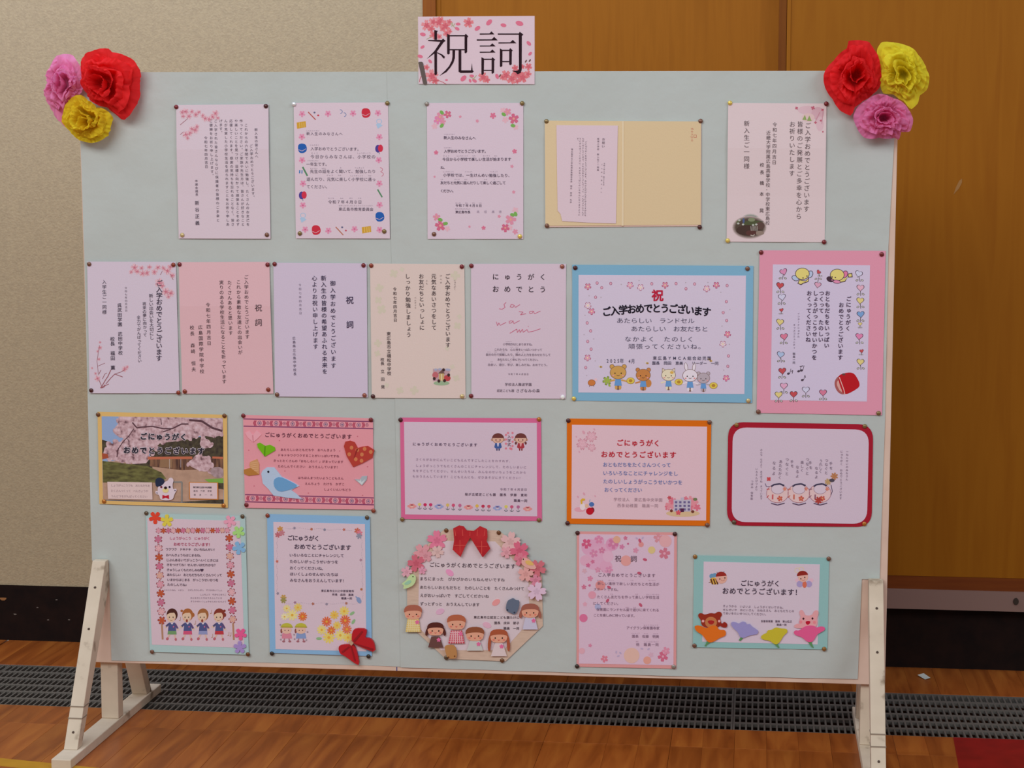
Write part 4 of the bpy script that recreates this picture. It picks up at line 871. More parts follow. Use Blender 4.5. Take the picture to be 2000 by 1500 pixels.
p.poly([(600, 690), (860, 680), (860, 830), (600, 800)], dkg, 4); p.poly([(830, 700), (1780, 690), (1782, 830), (1240, 850), (830, 800)], bld, 4); p.poly([(800, 678), (1380, 672), (1380, 706), (800, 712)], (196, 112, 84), 5); p.poly([(1640, 672), (1780, 678), (1780, 706), (1640, 700)], (196, 112, 84), 5)
p.poly([(960, 710), (1120, 706), (1120, 820), (960, 810)], (150, 116, 88), 5); p.line([(1085, 706), (1085, 830)], 10, (190, 170, 160), 6); p.line([(1230, 706), (1230, 815)], 8, (170, 150, 150), 6)
p.poly(smoothpoly([(1330, 720), (1560, 650), (1640, 720), (1600, 900), (1330, 800)]), blo, 6); p.poly(smoothpoly([(1600, 820), (1782, 800), (1784, 960), (1640, 940)]), noise_mat('printed_grey_blossom', [P(150, 124, 126), P(186, 160, 166)], nscale=120), 6)
p.ell(1550, 505, 72, 62, blo, 6); rb0 = random.Random(4); [p.ell(x_ + rb0.uniform(-30, 30), y_ + rb0.uniform(-24, 24), rb0.uniform(26, 52), rb0.uniform(20, 40), blo, 3.5 + rb0.random() * .4, rb0.random() * 3) for x_, y_ in ((430, 230), (390, 300), (400, 360), (470, 420), (360, 500), (300, 540), (250, 600), (240, 660), (330, 700), (430, 745), (560, 755), (700, 745), (800, 700), (850, 620), (920, 550), (1000, 500), (1200, 465), (1320, 450), (1420, 430), (1540, 405), (1680, 410), (1740, 390), (1340, 760), (1400, 700), (1480, 680), (1600, 700), (1620, 780), (1590, 860), (1450, 830), (620, 780), (1500, 480), (1600, 540), (460, 700), (760, 760))]; p.poly([(205, 630), (280, 640), (290, 690), (210, 710)], (170, 84, 60), 6); p.poly([(590, 665), (850, 665), (780, 760), (600, 770)], blo, 5)
p.poly([(213, 730), (560, 770), (800, 800), (980, 880), (1040, 960), (900, 1010), (218, 1010)], gra, 7); p.poly([(1540, 970), (1782, 955), (1784, 1020), (1600, 1010)], (128, 176, 78), 7); p.poly([(1600, 1010), (1785, 1020), (1786, 1100), (1720, 1090)], dkg, 7)
p.poly([(218, 1235), (1240, 1262), (1785, 1230), (1788, 1286), (219, 1240)], dkg, 7)
for pts, w_ in [([(600, 230), (660, 300), (720, 290), (860, 280), (1000, 310), (1120, 310), (1240, 250), (1330, 250)], 16), ([(1340, 200), (1500, 210), (1640, 300), (1770, 340)], 26), ([(400, 600), (480, 480), (560, 400), (620, 310)], 10), ([(970, 180), (980, 260)], 8), ([(1100, 320), (1000, 350)], 12), ([(420, 560), (400, 680)], 12), ([(540, 440), (560, 500)], 7)]: p.line(pts, w_, (96, 66, 74), 8)
p.line([(1135, 1005), (1245, 1005), (1245, 1270)], 18, (140, 138, 134), 8)
c.top = .0007 + 14 * LV
p2 = c.pr()
for t_, a, b, d, e in [('ごにゅうがく', 695, 408, 1318, 420), ('おめでとうございます', 478, 588, 1548, 602)]: p2.h(t_, a, b, d, e, 94, (222, 206, 214), .13, 1); p2.h(t_, a, b, d, e, 94, (50, 44, 56), .055, 6)
p.done('printed_scene'); p2.done('lettering')
c.quad('note_label', [(278, 1000), (858, 1008), (866, 1232), (288, 1222)], (226, 200, 198), c.top + 8 * LV, .0003, 2)
p = c.pr(); [p.h(t_, 325, y, x1, y + 6, 36, (160, 134, 142), 0, 2) for t_, y, x1 in (('しょうがっこうでも　おともだちを', 1046, 835), ('たくさんつくって　べんきょうや', 1115, 810), ('うんどうをがんばってください', 1186, 800))]; p.done('lettering')
c.quad('name_label_border', [(1340, 1003), (1720, 1008), (1722, 1235), (1345, 1226)], (206, 130, 60), .0007 + 23 * LV, .0002, 2, settop=False); c.quad('name_label', [(1352, 1012), (1706, 1016), (1708, 1222), (1356, 1214)], (226, 200, 204), .001 + 24 * LV, .0003, 2)
p = c.pr(); p.h('東広島市立板城中幼稚園', 1395, 1070, 1635, 1074, 27, (70, 50, 60), .01, 2); p.h('園長　竹野　理恵', 1398, 1118, 1640, 1120, 27, (80, 60, 66), 0, 2); p.h('職員一同', 1380, 1168, 1668, 1170, 26, (80, 60, 66), 0, 2); p.done('lettering')
h0 = .0007 + 26 * LV
bear = c.cut('paper_bear', smoothpoly([(965, 1235), (958, 1170), (905, 1160), (905, 1110), (935, 1130), (935, 1060), (1000, 1010), (1070, 985), (1080, 950), (1120, 945), (1145, 980), (1125, 1030), (1135, 1105), (1165, 1085), (1188, 1105), (1150, 1160), (1135, 1230), (1060, 1245)]), (226, 208, 218), h0, .0006)
c.cut('paper_hat', smoothpoly([(900, 970), (950, 940), (1010, 960), (1030, 1005), (985, 1050), (950, 1060), (910, 1065)]), (44, 52, 76), h0 + .0006, .0005)
c.top = h0 + .0012; p = c.pr(); p.ell(1038, 1110, 40, 32, (232, 214, 150), 1); p.ell(1038, 1078, 20, 19, (50, 32, 28), 3); p.ell(982, 1066, 13, 15, (120, 44, 58), 2); p.ell(1090, 1066, 13, 15, (60, 48, 70), 2); p.ell(1160, 1112, 8, 8, (70, 70, 100), 2); p.ell(926, 1144, 7, 7, (70, 70, 100), 2)
p.poly([(998, 1168), (1038, 1182), (1080, 1168), (1084, 1222), (1038, 1205), (996, 1220)], (196, 34, 52), 2); p.done('printed_face')
tacks(S1, 'the yellow-bordered photo card', [(155, 127, 'br'), (1798, 143, 'br'), (233, 1255, 'or'), (1788, 1310, 'or')])

q_ = [(105, 65), (1795, 110), (1810, 1300), (130, 1275)]
c = Card('greeting_card', 'salmon pink card with patterned bands, a blue origami bird and folded hearts', 'card', S2, box_of(q_))
c.quad('sheet', q_, (232, 158, 168)); p = c.pr(); pu = (140, 74, 112)
for a, b in (((110, 118), (1796, 153)), ((112, 212), (1799, 245)), ((131, 1102), (1805, 1145)), ((132, 1195), (1807, 1235))): p.line([a, b], 15, pu, 1)
for x0, ya, yb, off in ((320, 168, 200, 0), (230, 1147, 1192, 0)):
    for k in range(8):
        x = x0 + k * 215; y = ya + (yb - ya) * (x - 110) / 1690
        if x > 1780: continue
        p.ring(x, y, 24, 27, 6, (120, 110, 140), 2, n=10); p.ell(x, y, 13, 14, (132, 116, 146), 2, n=8)
        for s in (-1, 1):
            for d in (38, 56):
                if 120 < x + s * (d + 14) < 1800: p.poly([(x + s * d, y - 34), (x + s * (d + 14), y - 34), (x + s * (d + 36 - 8), y), (x + s * (d + 14), y + 34), (x + s * d, y + 34), (x + s * (d + 12), y)], (188, 78, 104), 2)
        if x + 108 < 1800: p.ring(x + 108, y, 17, 20, 6, (156, 92, 120), 2, n=8); p.ell(x + 108, y, 7, 8, (156, 92, 120), 2, n=6)
p.h('ごにゅうがくおめでとうございます', 384, 322, 1525, 348, 66, (96, 44, 66), .012)
for t_, a, b, d, e in [('あたらしいおともだちや　おべんきょう', 592, 516, 1312, 524), ('ドキドキワクワクすることがいっぱいですね', 556, 588, 1358, 602), ('きっとたくさんの「おもしろい！」がまっています', 498, 658, 1412, 676), ('たのしんでください　おうえんしています！', 556, 732, 1360, 746), ('はちほんまつたいようこどもえん', 818, 882, 1416, 890), ('えんちょう　たけち　かずこ', 908, 958, 1428, 966), ('しょくいんいちどう', 1156, 1032, 1512, 1040)]: p.h(t_, a, b, d, e, 38, (126, 62, 82), .004)
for x, y in [(180, 525), (580, 400), (1595, 345), (1362, 535), (650, 795), (1725, 740), (955, 1082), (1660, 1112), (250, 990)]: p.ell(x, y, 9, 7, (204, 112, 128), 2, n=7)
p.done('lettering'); h0 = .0004
hp = c.cut('origami_heart', [(135, 300), (190, 268), (235, 325), (285, 262), (345, 322), (300, 370), (240, 420), (170, 360)], (238, 172, 184), h0, .0012, label='pale pink origami heart')
c.cut('heart_fold', [(225, 330), (240, 326), (246, 418), (236, 416)], (214, 138, 150), h0 + .0012, .0003, hp)
hg = c.cut('origami_heart', [(290, 440), (325, 425), (398, 468), (455, 452), (520, 485), (528, 525), (392, 606), (300, 490)], (120, 186, 30), h0, .0022, label='green origami heart')
c.cut('heart_fold', [(388, 475), (402, 468), (396, 600), (382, 600)], (88, 146, 24), h0 + .0022, .0003, hg)
ht = c.cut('origami_heart', [(190, 720), (200, 675), (290, 638), (318, 700), (318, 835), (180, 855), (118, 825), (118, 775), (205, 752)], (210, 156, 108), h0, .0018, label='tan striped origami heart')
c.cut('heart_fold', [(120, 778), (205, 752), (318, 838), (180, 856), (120, 828)], (186, 126, 62), h0 + .0018, .0005, ht)
for k in range(5): c.cut('stripe', [(205, 690 + k * 26), (310, 674 + k * 26), (312, 680 + k * 26), (206, 696 + k * 26)], (232, 186, 140), h0 + .0019, .0002, ht)
hr_ = c.cut('origami_heart', [(1420, 470), (1440, 412), (1500, 398), (1560, 420), (1600, 495), (1650, 478), (1730, 468), (1815, 520), (1790, 620), (1665, 690), (1540, 742), (1455, 600)], (186, 66, 56), h0, .0028, label='large red dotted origami heart')
for x, y in [(1520, 490), (1595, 520), (1690, 505), (1490, 575), (1655, 578), (1575, 640), (1770, 545), (1650, 660)]: c.cut('dot', ellp(x, y, 24, 26, 12), (212, 128, 84), h0 + .0028, .00015, hr_)
c.cut('heart_fold', [(1585, 500), (1610, 500), (1560, 620), (1545, 640)], (150, 44, 44), h0 + .0028, .0003, hr_)
hs_ = c.cut('origami_heart', [(1558, 900), (1625, 905), (1655, 862), (1722, 858), (1715, 910), (1655, 982)], (176, 184, 192), h0, .002, label='small silver origami heart')
c.cut('heart_fold', [(1590, 915), (1632, 925), (1640, 890), (1648, 940), (1700, 900), (1655, 975)], (214, 220, 222), h0 + .002, .0004, hs_)
bb = c.cut('origami_bird', [(345, 830), (360, 790), (420, 745), (515, 747), (612, 868), (760, 940), (838, 988), (735, 1042), (808, 1095), (872, 1158), (690, 1142), (505, 1112), (440, 1030), (365, 955)], (186, 204, 228), h0, .0018, label='pale blue origami bird')
c.cut('wing', smoothpoly([(520, 890), (590, 866), (700, 915), (838, 990), (700, 1044), (580, 1066), (518, 1010), (505, 940)], 2), (112, 164, 210), h0 + .0018, .0009, bb); c.cut('eye', ellp(437, 803, 14, 15, 10), (24, 20, 30), h0 + .0018, .0004, bb)
tacks(S2, 'the salmon card with the origami bird', [(110, 75, 'r'), (1770, 128, 'r'), (150, 1235, 'r'), (1803, 1311, 'r2')])

q_ = [(78, 97), (1852, 105), (1865, 1400), (92, 1375)]
c = Card('greeting_card', 'wide card on a magenta pink backing with two cartoon children and a row of tulips', 'card', S3, box_of(q_))
c.quad('backing', q_, (220, 108, 152)); c.quad('sheet', [(128, 150), (1800, 165), (1805, 1340), (142, 1315)], (218, 196, 212), .0004, .0003); p = c.pr()
p.h('にゅうがくおめでとうございます', 232, 428, 1056, 440, 46, (88, 66, 96), .01)
for t_, a, b, d in [('さくらがおかにんていこどもえんですごしたことをわすれず、', 272, 622, 1490), ('しょうがっこうでもたくさんのことにチャレンジして、たのしいまいに', 272, 700, 1672), ('ちをすごしてください。せんせいたちは、みんなのせいちょうをこれから', 232, 765, 1668), ('もおうえんしています！こどもえんにも、ぜひあそびにきてください！', 232, 834, 1618)]: p.h(t_, a, b, d, b + 22, 37, (150, 126, 152), -.002)
p.h('令和７年４月吉日', 1334, 998, 1680, 1002, 38, (130, 108, 132)); p.h('桜が丘認定こども園　園長　伊藤　寛和', 892, 1060, 1682, 1072, 38, (90, 68, 90), .008); p.h('職員一同', 1508, 1140, 1682, 1144, 40, (90, 68, 90), .008)
for x, hc, bc, s in [(1312, (116, 62, 58), (70, 98, 160), 0), (1598, (116, 62, 58), (176, 62, 72), 1)]:
    p.ell(x - 76, 375, 14, 16, (196, 150, 130), 1); p.ell(x + 76, 375, 14, 16, (196, 150, 130), 1); p.ell(x, 360, 76, 66, (110, 70, 66), 1, n=22); p.ell(x, 366, 70, 56, (224, 180, 158), 2, n=22); p.ell(x, 355, 74, 62, hc, 3, n=22, a0=PI, a1=2 * PI)
    for k in (-1, 1): p.ell(x + k * 26, 378, 7, 10, (100, 50, 50), 4, n=8)
    p.ring(x, 388, 22, 14, 4, (150, 70, 70), 4, .3, PI - .3, 6)
    if s: p.ell(x - 62, 420, 14, 18, hc, 1); p.ell(x + 62, 420, 14, 18, hc, 1)
    p.poly([(x - 34, 415), (x + 34, 415), (x + 48, 470), (x + 28, 486), (x - 28, 486), (x - 48, 470)], bc, 2); p.poly([(x - 14, 415), (x + 14, 415), (x + 6, 460), (x - 6, 460)], (222, 214, 232) if not s else (232, 170, 170), 3)
    p.ell(x - 14, 500, 9, 15, (70, 70, 110) if not s else (140, 60, 60), 2); p.ell(x + 14, 500, 9, 15, (70, 70, 110) if not s else (140, 60, 60), 2)
for x, y in [(1438, 290), (1494, 290), (1412, 315), (1494, 345), (1412, 372), (1496, 400), (1412, 425), (1494, 455), (1412, 485), (1466, 485), (1482, 492)]: p.flower(x, y, 17, (226, 130, 146), 1, y)
p.vt('入学式', 1452, 312, 1452, 460, 46, (96, 70, 90), .004)
for x, y, cc in [(228, 1212, 'p'), (325, 1190, (222, 208, 120)), (394, 1194, (206, 50, 96)), (464, 1194, (206, 60, 110)), (570, 1215, 'b'), (678, 1198, (222, 190, 110)), (750, 1200, (214, 90, 126)), (832, 1202, (200, 110, 150)), (940, 1225, 'p'), (1048, 1208, (226, 186, 90)), (1124, 1212, (196, 60, 90)), (1197, 1214, (206, 90, 110)), (1305, 1235, 'b'), (1413, 1218, (220, 206, 110)), (1485, 1220, (206, 90, 126)), (1566, 1222, (186, 110, 150)), (1685, 1245, 'p')]:
    if isinstance(cc, str):
        k_ = (232, 150, 150) if cc == 'p' else (160, 168, 212)
        for dx, dy, r in ((-38, 0, 20), (-14, 14, 22), (16, 12, 22), (40, 2, 18), (-16, -16, 18), (14, -14, 22)): p.ell(x + dx, y + dy, r, r * .8, k_, 1)
        p.ell(x, y - 2, 20, 18, (236, 190, 176) if cc == 'p' else (212, 196, 210), 2); p.ell(x, y - 14, 20, 9, (170, 80, 90) if cc == 'p' else (104, 84, 140), 3)
    else:
        p.ell(x, y, 22, 21, cc, 1, n=10); p.line([(x, y + 18), (x, y + 62)], 5, (100, 104, 108), 1); p.ring(x, y + 34, 22, 26, 7, (90, 96, 104), 1, .3, PI - .3, 8)
p.done('lettering')
tacks(S3, 'the magenta-bordered card', [(85, 125, 'k'), (1828, 118, 'or'), (107, 1378, 'o'), (1828, 1385, 'o')])

q_ = [(110, 105), (1872, 130), (1852, 1415), (108, 1388)]
c = Card('greeting_card', 'wide card on a bright orange backing with red heading and a small school drawing', 'card', S4, box_of(q_))
c.quad('backing', q_, (224, 112, 20)); c.quad('sheet', [(172, 182), (1820, 205), (1808, 1350), (165, 1325)], (232, 198, 208), .0004, .0003); p = c.pr()
for x, y, r, n_ in [(410, 325, 76, 1), (300, 415, 80, 1), (415, 460, 54, 1)]:
    p.flower(x, y, r, (214, 150, 166), 1, -.3, notch=.3); p.flower(x, y, r * .78, (232, 182, 196), 2, -.3, notch=.3); p.ring(x, y, r * .3, r * .3, 5, (240, 200, 210), 4, n=10)
for x, y, r in [(445, 238, 16), (315, 275, 26), (225, 328, 12), (262, 512, 14), (320, 1025, 20), (245, 1060, 16), (455, 1052, 14)]: p.petal(x, y, r, (226, 168, 184), 1.0, 1)
RD = (198, 30, 50)
p.h('ごにゅうがく', 712, 398, 1252, 406, 84, RD, .025); p.h('おめでとうございます', 520, 540, 1450, 548, 84, RD, .025); BLt = (110, 128, 184)
for t_, a, b, d, e in [('おともだちをたくさんつくって', 548, 666, 1380, 672), ('いろいろなことにチャレンジをし', 548, 768, 1468, 776), ('たのしいしょうがっこうせいかつを', 550, 870, 1522, 884), ('おくってください', 565, 972, 1028, 976)]: p.h(t_, a, b, d, e, 60, BLt, .008)
p.h('学校法人　東広島中央学園', 678, 1090, 1278, 1098, 48, (168, 140, 152), -.006); p.h('西条幼稚園　職員一同', 722, 1164, 1226, 1170, 48, (168, 140, 152), -.006)
p.ell(1525, 1262, 205, 42, (222, 190, 150), 1, n=26)
for x, y, r in [(1370, 1160, 62), (1400, 1110, 48), (1340, 1190, 40), (1660, 1150, 66), (1700, 1190, 46), (1620, 1100, 54), (1610, 1190, 44), (1560, 1080, 30)]: p.flower(x, y, r, (226, 120, 140) if r < 50 else (232, 150, 162), 2, x)
p.poly([(1410, 1092), (1500, 1098), (1500, 1068), (1540, 1068), (1540, 1098), (1625, 1092), (1620, 1240), (1415, 1240)], (198, 190, 208), 4)
for i in range(4):
    for j in range(3): p.rect(1428 + i * 52, 1112 + j * 44, 1456 + i * 52, 1138 + j * 44, (116, 104, 150), 5)
p.rect(1494, 1200, 1538, 1245, (90, 40, 76), 6); p.flower(1360, 1070, 26, (206, 80, 90), 5, 0); p.flower(1470, 1250, 34, (222, 90, 104), 7, .4); p.ell(1675, 1090, 26, 18, (120, 130, 90), 5); p.ell(1385, 1230, 18, 18, (120, 60, 50), 5); p.ell(1645, 1240, 20, 18, (120, 60, 50), 5)
p.ell(270, 1215, 70, 30, (232, 170, 184), 1); p.ell(390, 1235, 46, 44, (196, 26, 44), 4); p.ell(420, 1222, 26, 34, (130, 40, 50), 3); p.ell(302, 1180, 34, 44, (240, 224, 226), 3); p.poly([(275, 1100), (300, 1078), (335, 1085), (330, 1105), (300, 1110), (300, 1150), (282, 1150)], (226, 180, 60), 4); p.ell(412, 1152, 32, 28, (82, 118, 180), 3); p.ell(352, 1170, 22, 24, (232, 190, 160), 5); p.line([(395, 1090), (385, 1120), (400, 1130)], 8, (150, 180, 210), 3)
p.done('lettering')
tacks(S4, 'the orange-bordered card', [(128, 131, 'k'), (1850, 150, 'b'), (118, 1381, 'k'), (1822, 1404, 'b')])

q_ = [(80, 88), (1905, 118), (1885, 1410), (62, 1390)]
c = Card('greeting_card', 'rounded white card on a dark red backing with three handdrawn figures', 'card', S5, box_of(q_), bulge=.0004)
c.cut('backing', rrect(q_, 190, 7), (170, 30, 50), 0, .0004); c.cut('sheet', rrect([(137, 155), (1852, 185), (1826, 1370), (122, 1345)], 175, 7), (217, 198, 214), .0005, .0004); c.top = .0009; p = c.pr(); HN = (112, 92, 116)
for t_, a, b, d, e, sz in [('一ねんせいのみなさん', 1578, 440, 1572, 828, 32), ('にゅうがく　おめでとうございます', 1508, 440, 1494, 1065, 34), ('手を', 1370, 580, 1376, 695, 44), ('つなぐと', 1318, 545, 1312, 750, 46), ('うれしく', 1248, 555, 1240, 730, 44), ('なるよ', 1192, 640, 1188, 805, 46), ('手を', 1108, 570, 1122, 690, 44), ('つなぐと', 1078, 530, 1072, 760, 46), ('楽しく', 1010, 570, 1008, 720, 44), ('なるよ', 952, 625, 948, 795, 46), ('手を', 880, 560, 888, 665, 42), ('つなぐと', 822, 530, 818, 765, 46), ('あたたかく', 742, 560, 728, 810, 46), ('なるよ', 660, 570, 652, 765, 48), ('みんな　なかよく　あそぼうね　まっています', 496, 422, 494, 1065, 30), ('いろえんぴつより', 438, 660, 434, 955, 32), ('つぼみ　保育園', 382, 815, 374, 1070, 32)]: p.vt(t_, a, b, d, e, sz, HN, -.004)
for x, cc in [(700, (206, 90, 96)), (968, (206, 110, 90)), (1235, (150, 100, 120))]:
    y = 985; p.ell(x, y, 138, 118, (232, 200, 200), 1, n=26); p.ring(x, y, 138, 118, 5, (170, 100, 118), 2, n=26); p.ell(x + 2, 930, 80, 62, (222, 204, 218), 3, n=22); p.ring(x + 2, 930, 80, 62, 4, (150, 116, 140), 4, n=22)
    p.line([(x - 80, 900), (x - 45, 876), (x + 30, 866), (x + 85, 888)], 20, (74, 66, 90), 5); p.line([(x - 80, 1110), (x, 1132), (x + 90, 1108)], 13, (104, 84, 110), 5)
    p.line([(x - 60, 1000), (x - 62, 1060)], 18, cc, 4); p.line([(x - 110, 1010), (x - 135, 1040)], 10, cc, 4); p.line([(x - 100, 930), (x - 135, 935)], 12, cc, 4); p.flower(x + 30, 1050, 38, (206, 96, 80), 4, x, (232, 170, 110)); p.flower(x + 90, 930, 26, (222, 140, 120), 4, x)
p.flower(590, 805, 30, (212, 76, 80), 3, 0, n=4); p.flower(1415, 770, 50, (190, 128, 84), 3, 0, n=7); p.flower(1335, 840, 46, (196, 160, 110), 3, .4, n=7); p.ell(1385, 822, 34, 22, (84, 76, 90), 4); p.flower(1215, 1072, 50, (182, 68, 62), 6, .3, n=7); p.line([(545, 860), (560, 900), (600, 900)], 8, (120, 104, 130), 3); p.line([(1375, 880), (1390, 960), (1370, 1010)], 8, (100, 84, 110), 3)
p.done('lettering')
tacks(S5, 'the dark red rounded card', [(185, 125, 'or2'), (1798, 140, 'o'), (152, 1348, 'ol'), (1793, 1368, 'or')])

# ================================================================== bottom row
q_ = [(80, 60), (1050, 85), (1085, 1440), (120, 1410)]
c = Card('greeting_card', 'tall card on a pale aqua backing with four marching children and paper flowers', 'card', S6, box_of(q_))
c.quad('backing', q_, (180, 206, 206)); c.quad('sheet', [(95, 108), (1000, 132), (1042, 1372), (140, 1340)], (222, 198, 210), .0004, .0003); p = c.pr()
fc = [(226, 160, 176), (196, 92, 58), (206, 120, 150), (232, 180, 186), (196, 92, 58), (212, 120, 150), (226, 176, 160)]
for k in range(15): p.flower(205 + k * 48, 228 - k * .2, 31, fc[k % 7], 1 + k % 2, k, edge=(150, 70, 80), n=6)
for k in range(10): p.flower(203 + k * 3.8, 312 + k * 88, 44, fc[(k + 2) % 7], 1 + k % 2, k, edge=(150, 70, 80), n=6); p.flower(895 + k * 3.8, 300 + k * 88, 44, fc[(k + 4) % 7], 1 + k % 2, k, edge=(150, 70, 80), n=6)
p.line([(238, 1130), (246, 1290)], 18, (186, 140, 112), 1); p.line([(932, 1130), (940, 1295)], 18, (186, 140, 112), 1)
p.h('しょうがっこう　にゅうがく', 312, 300, 708, 303, 33, (196, 70, 112), .006); p.h('おめでとうございます！', 352, 358, 728, 363, 36, (180, 60, 100), .012)
for t_, a, b, d in [('ワクワク　ドキドキ　のいちねんせい！', 275, 408, 770), ('おべんきょうもはじまるね。', 278, 464, 636), ('じぶんあるいてがっこうへいくときには', 280, 513, 790), ('きをつけてね！せんせいはだれかな？', 283, 560, 776), ('きゅうしょくもたのしみね♥', 285, 608, 638), ('あたらしい　おともだちもたくさんつくって', 288, 657, 824), ('いまからはじまる　がっこうせいかつを', 290, 706, 790), ('たのしんでね♪', 290, 752, 498)]: p.h(t_, a, b, d, b + 4, 30, (84, 62, 84), .006)
for t_, a, b, d in [('2025ねん　4がつ', 258, 806, 452), ('ひがしひろしまし　ぞうかほいくしょ', 492, 806, 826), ('しょちょう　やまもとゆうこ', 610, 850, 868), ('みんなのことをおうえんしている', 515, 882, 826), ('ぞうかほいくしょのせんせいたちより', 518, 917, 868)]: p.h(t_, a, b, d, b + 2, 19, (124, 100, 122))
for x, hc, sk, girl in [(338, (84, 44, 38), (120, 160, 110), 0), (490, (176, 106, 60), (214, 90, 126), 1), (640, (168, 108, 66), (150, 156, 200), 0), (798, (140, 62, 48), (196, 62, 72), 1)]:
    p.ell(x, 1048, 54, 62, hc, 1, n=22); p.ell(x - 8, 1068, 44, 52, (230, 200, 172), 3, n=20); p.poly([(x - 50, 1045), (x - 40, 1008), (x, 992), (x + 42, 1010), (x + 48, 1050), (x + 20, 1028), (x - 20, 1030)], hc, 4)
    if girl: p.ell(x + 55, 1050, 12, 20, hc, 2); p.ell(x - 58 if x < 500 else x + 50, 1010, 13, 12, hc, 2)
    for s in (-1, 1): p.ell(x - 8 + s * 18, 1072, 5, 7, (70, 44, 44), 5, n=8); p.ell(x - 8 + s * 30, 1090, 8, 6, (232, 160, 150), 5, n=8)
    if x in (490, 640): p.ell(x - 8, 1106, 10, 16, (150, 60, 50), 5, n=10)
    else: p.ring(x - 8, 1095, 12, 10, 4, (150, 70, 60), 5, .3, PI - .3, 6)
    p.poly([(x - 32, 1125), (x + 30, 1125), (x + 40, 1205), (x - 40, 1205)], (84, 92, 140), 3); p.line([(x - 30, 1135), (x - 62, 1165)], 18, (84, 80, 120), 3); p.line([(x + 28, 1135), (x + 56, 1185)], 18, (100, 80, 126), 3); p.ell(x - 64, 1168, 9, 9, (230, 200, 172), 4); p.ell(x + 58, 1190, 9, 9, (230, 200, 172), 4); p.poly([(x - 16, 1126), (x, 1145), (x + 14, 1126)], (232, 216, 224), 4); p.ell(x + 14, 1165, 7, 8, (214, 110, 150), 5, n=8)
    p.poly([(x - 40, 1205), (x + 40, 1205), (x + 44, 1240), (x - 44, 1240)], sk, 4); p.line([(x - 22, 1240), (x - 44, 1275)], 13, (226, 190, 170), 3); p.line([(x + 22, 1240), (x + 34, 1280)], 13, (226, 190, 170), 3); p.ell(x - 46, 1282, 13, 15, (196, 110, 120), 4, .6); p.ell(x + 36, 1288, 11, 14, (196, 110, 120), 4)
for x, y in [(412, 1090), (560, 1125), (715, 1020), (727, 1255), (885, 1235), (905, 1240)]: p.ell(x, y + 15, 7, 5, (186, 140, 110), 2, n=7); p.line([(x + 6, y + 14), (x + 8, y - 20)], 4, (186, 140, 110), 2)
p.done('lettering'); h0 = .001 + 4 * LV
for x, y, r, cc, nm, rot in [(174, 100, 64, (228, 74, 52), 'red', -1.57), (288, 130, 64, (226, 208, 80), 'yellow', 1.57), (904, 135, 62, (238, 164, 188), 'pink', -1.4), (988, 240, 62, (172, 222, 130), 'light green', -1.5), (993, 395, 68, (136, 184, 224), 'light blue', -1.4), (1008, 1235, 62, (236, 96, 152), 'hot pink', -1.57), (1000, 1365, 64, (172, 146, 208), 'violet', 1.57)]:
    c.cut('paper_flower', flowerp(x, y, r, 5, rot, .34, .05), cc, h0, .0006, label=nm + ' punched paper flower'); h0 += .0002
tacks(S6, 'the aqua-bordered marching children card', [(87, 57, 'ol'), (1025, 88, 'ol'), (143, 1408, 'b'), (1078, 1433, 'br')])

q_ = [(58, 62), (1000, 85), (1018, 1362), (85, 1332)]
c = Card('greeting_card', 'tall card on a sky blue backing with yellow flowers and a red ribbon bow', 'card', S7, box_of(q_))
c.quad('backing', q_, (142, 186, 224)); c.quad('sheet', [(117, 133), (955, 153), (968, 1318), (137, 1297)], (222, 200, 212), .0004, .0003); p = c.pr()
p.h('ごにゅうがく', 246, 278, 540, 284, 52, (74, 58, 80), .02); p.h('おめでとうございます', 306, 358, 830, 368, 52, (74, 58, 80), .02)
for t_, a, b, d in [('いろいろなことにチャレンジして', 264, 436, 764), ('たのしいがっこうせいかつを', 266, 494, 712), ('おくってくださいね。', 268, 553, 592), ('ほいくしょのせんせいたちは', 268, 609, 710), ('みなさんをおうえんしています！', 268, 666, 784)]: p.h(t_, a, b, d, b + 6, 34, (84, 66, 90), .008)
p.h('東広島市立川上中部保育所', 554, 762, 856, 766, 24, (84, 66, 90), .01); p.h('所長　森田　眞美', 655, 797, 852, 800, 24, (84, 66, 90), .01); p.h('職員一同', 738, 831, 838, 833, 24, (84, 66, 90), .01)
dot = (176, 160, 176)
for a, b in (((225, 190), (850, 210)), ((152, 270), (152, 780)), ((925, 290), (935, 850)), ((220, 878), (900, 880))):
    n_ = 44
    for k in range(n_): p.ell(a[0] + (b[0] - a[0]) * k / n_ + 4 * math.sin(k), a[1] + (b[1] - a[1]) * k / n_ + 6 * math.sin(k * .5), 3, 3, dot, 1, n=5)
for x, y, cc in [(310, 190, (150, 140, 160)), (466, 200, (186, 110, 80)), (586, 205, (140, 140, 160)), (764, 204, (196, 110, 90)), (152, 495, (206, 110, 90)), (917, 482, (180, 140, 160)), (923, 750, (186, 120, 80)), (158, 788, (150, 140, 160)), (316, 870, (170, 130, 150)), (480, 882, (180, 110, 90)), (605, 885, (150, 140, 160)), (785, 878, (180, 120, 100))]: p.flower(x, y, 14, cc, 2, 0)
for x, y, cc in [(180, 200, (206, 150, 80)), (160, 250, (196, 110, 120)), (195, 235, (200, 130, 140)), (885, 215, (206, 110, 90)), (905, 235, (226, 130, 150)), (902, 262, (150, 150, 170)), (210, 825, (200, 160, 90)), (210, 850, (160, 150, 90))]: p.flower(x, y, 30, cc, 2, x, n=6)
p.ell(900, 850, 20, 32, (140, 160, 200), 3, -.5); p.line([(870, 815), (885, 830)], 10, (140, 160, 200), 3)
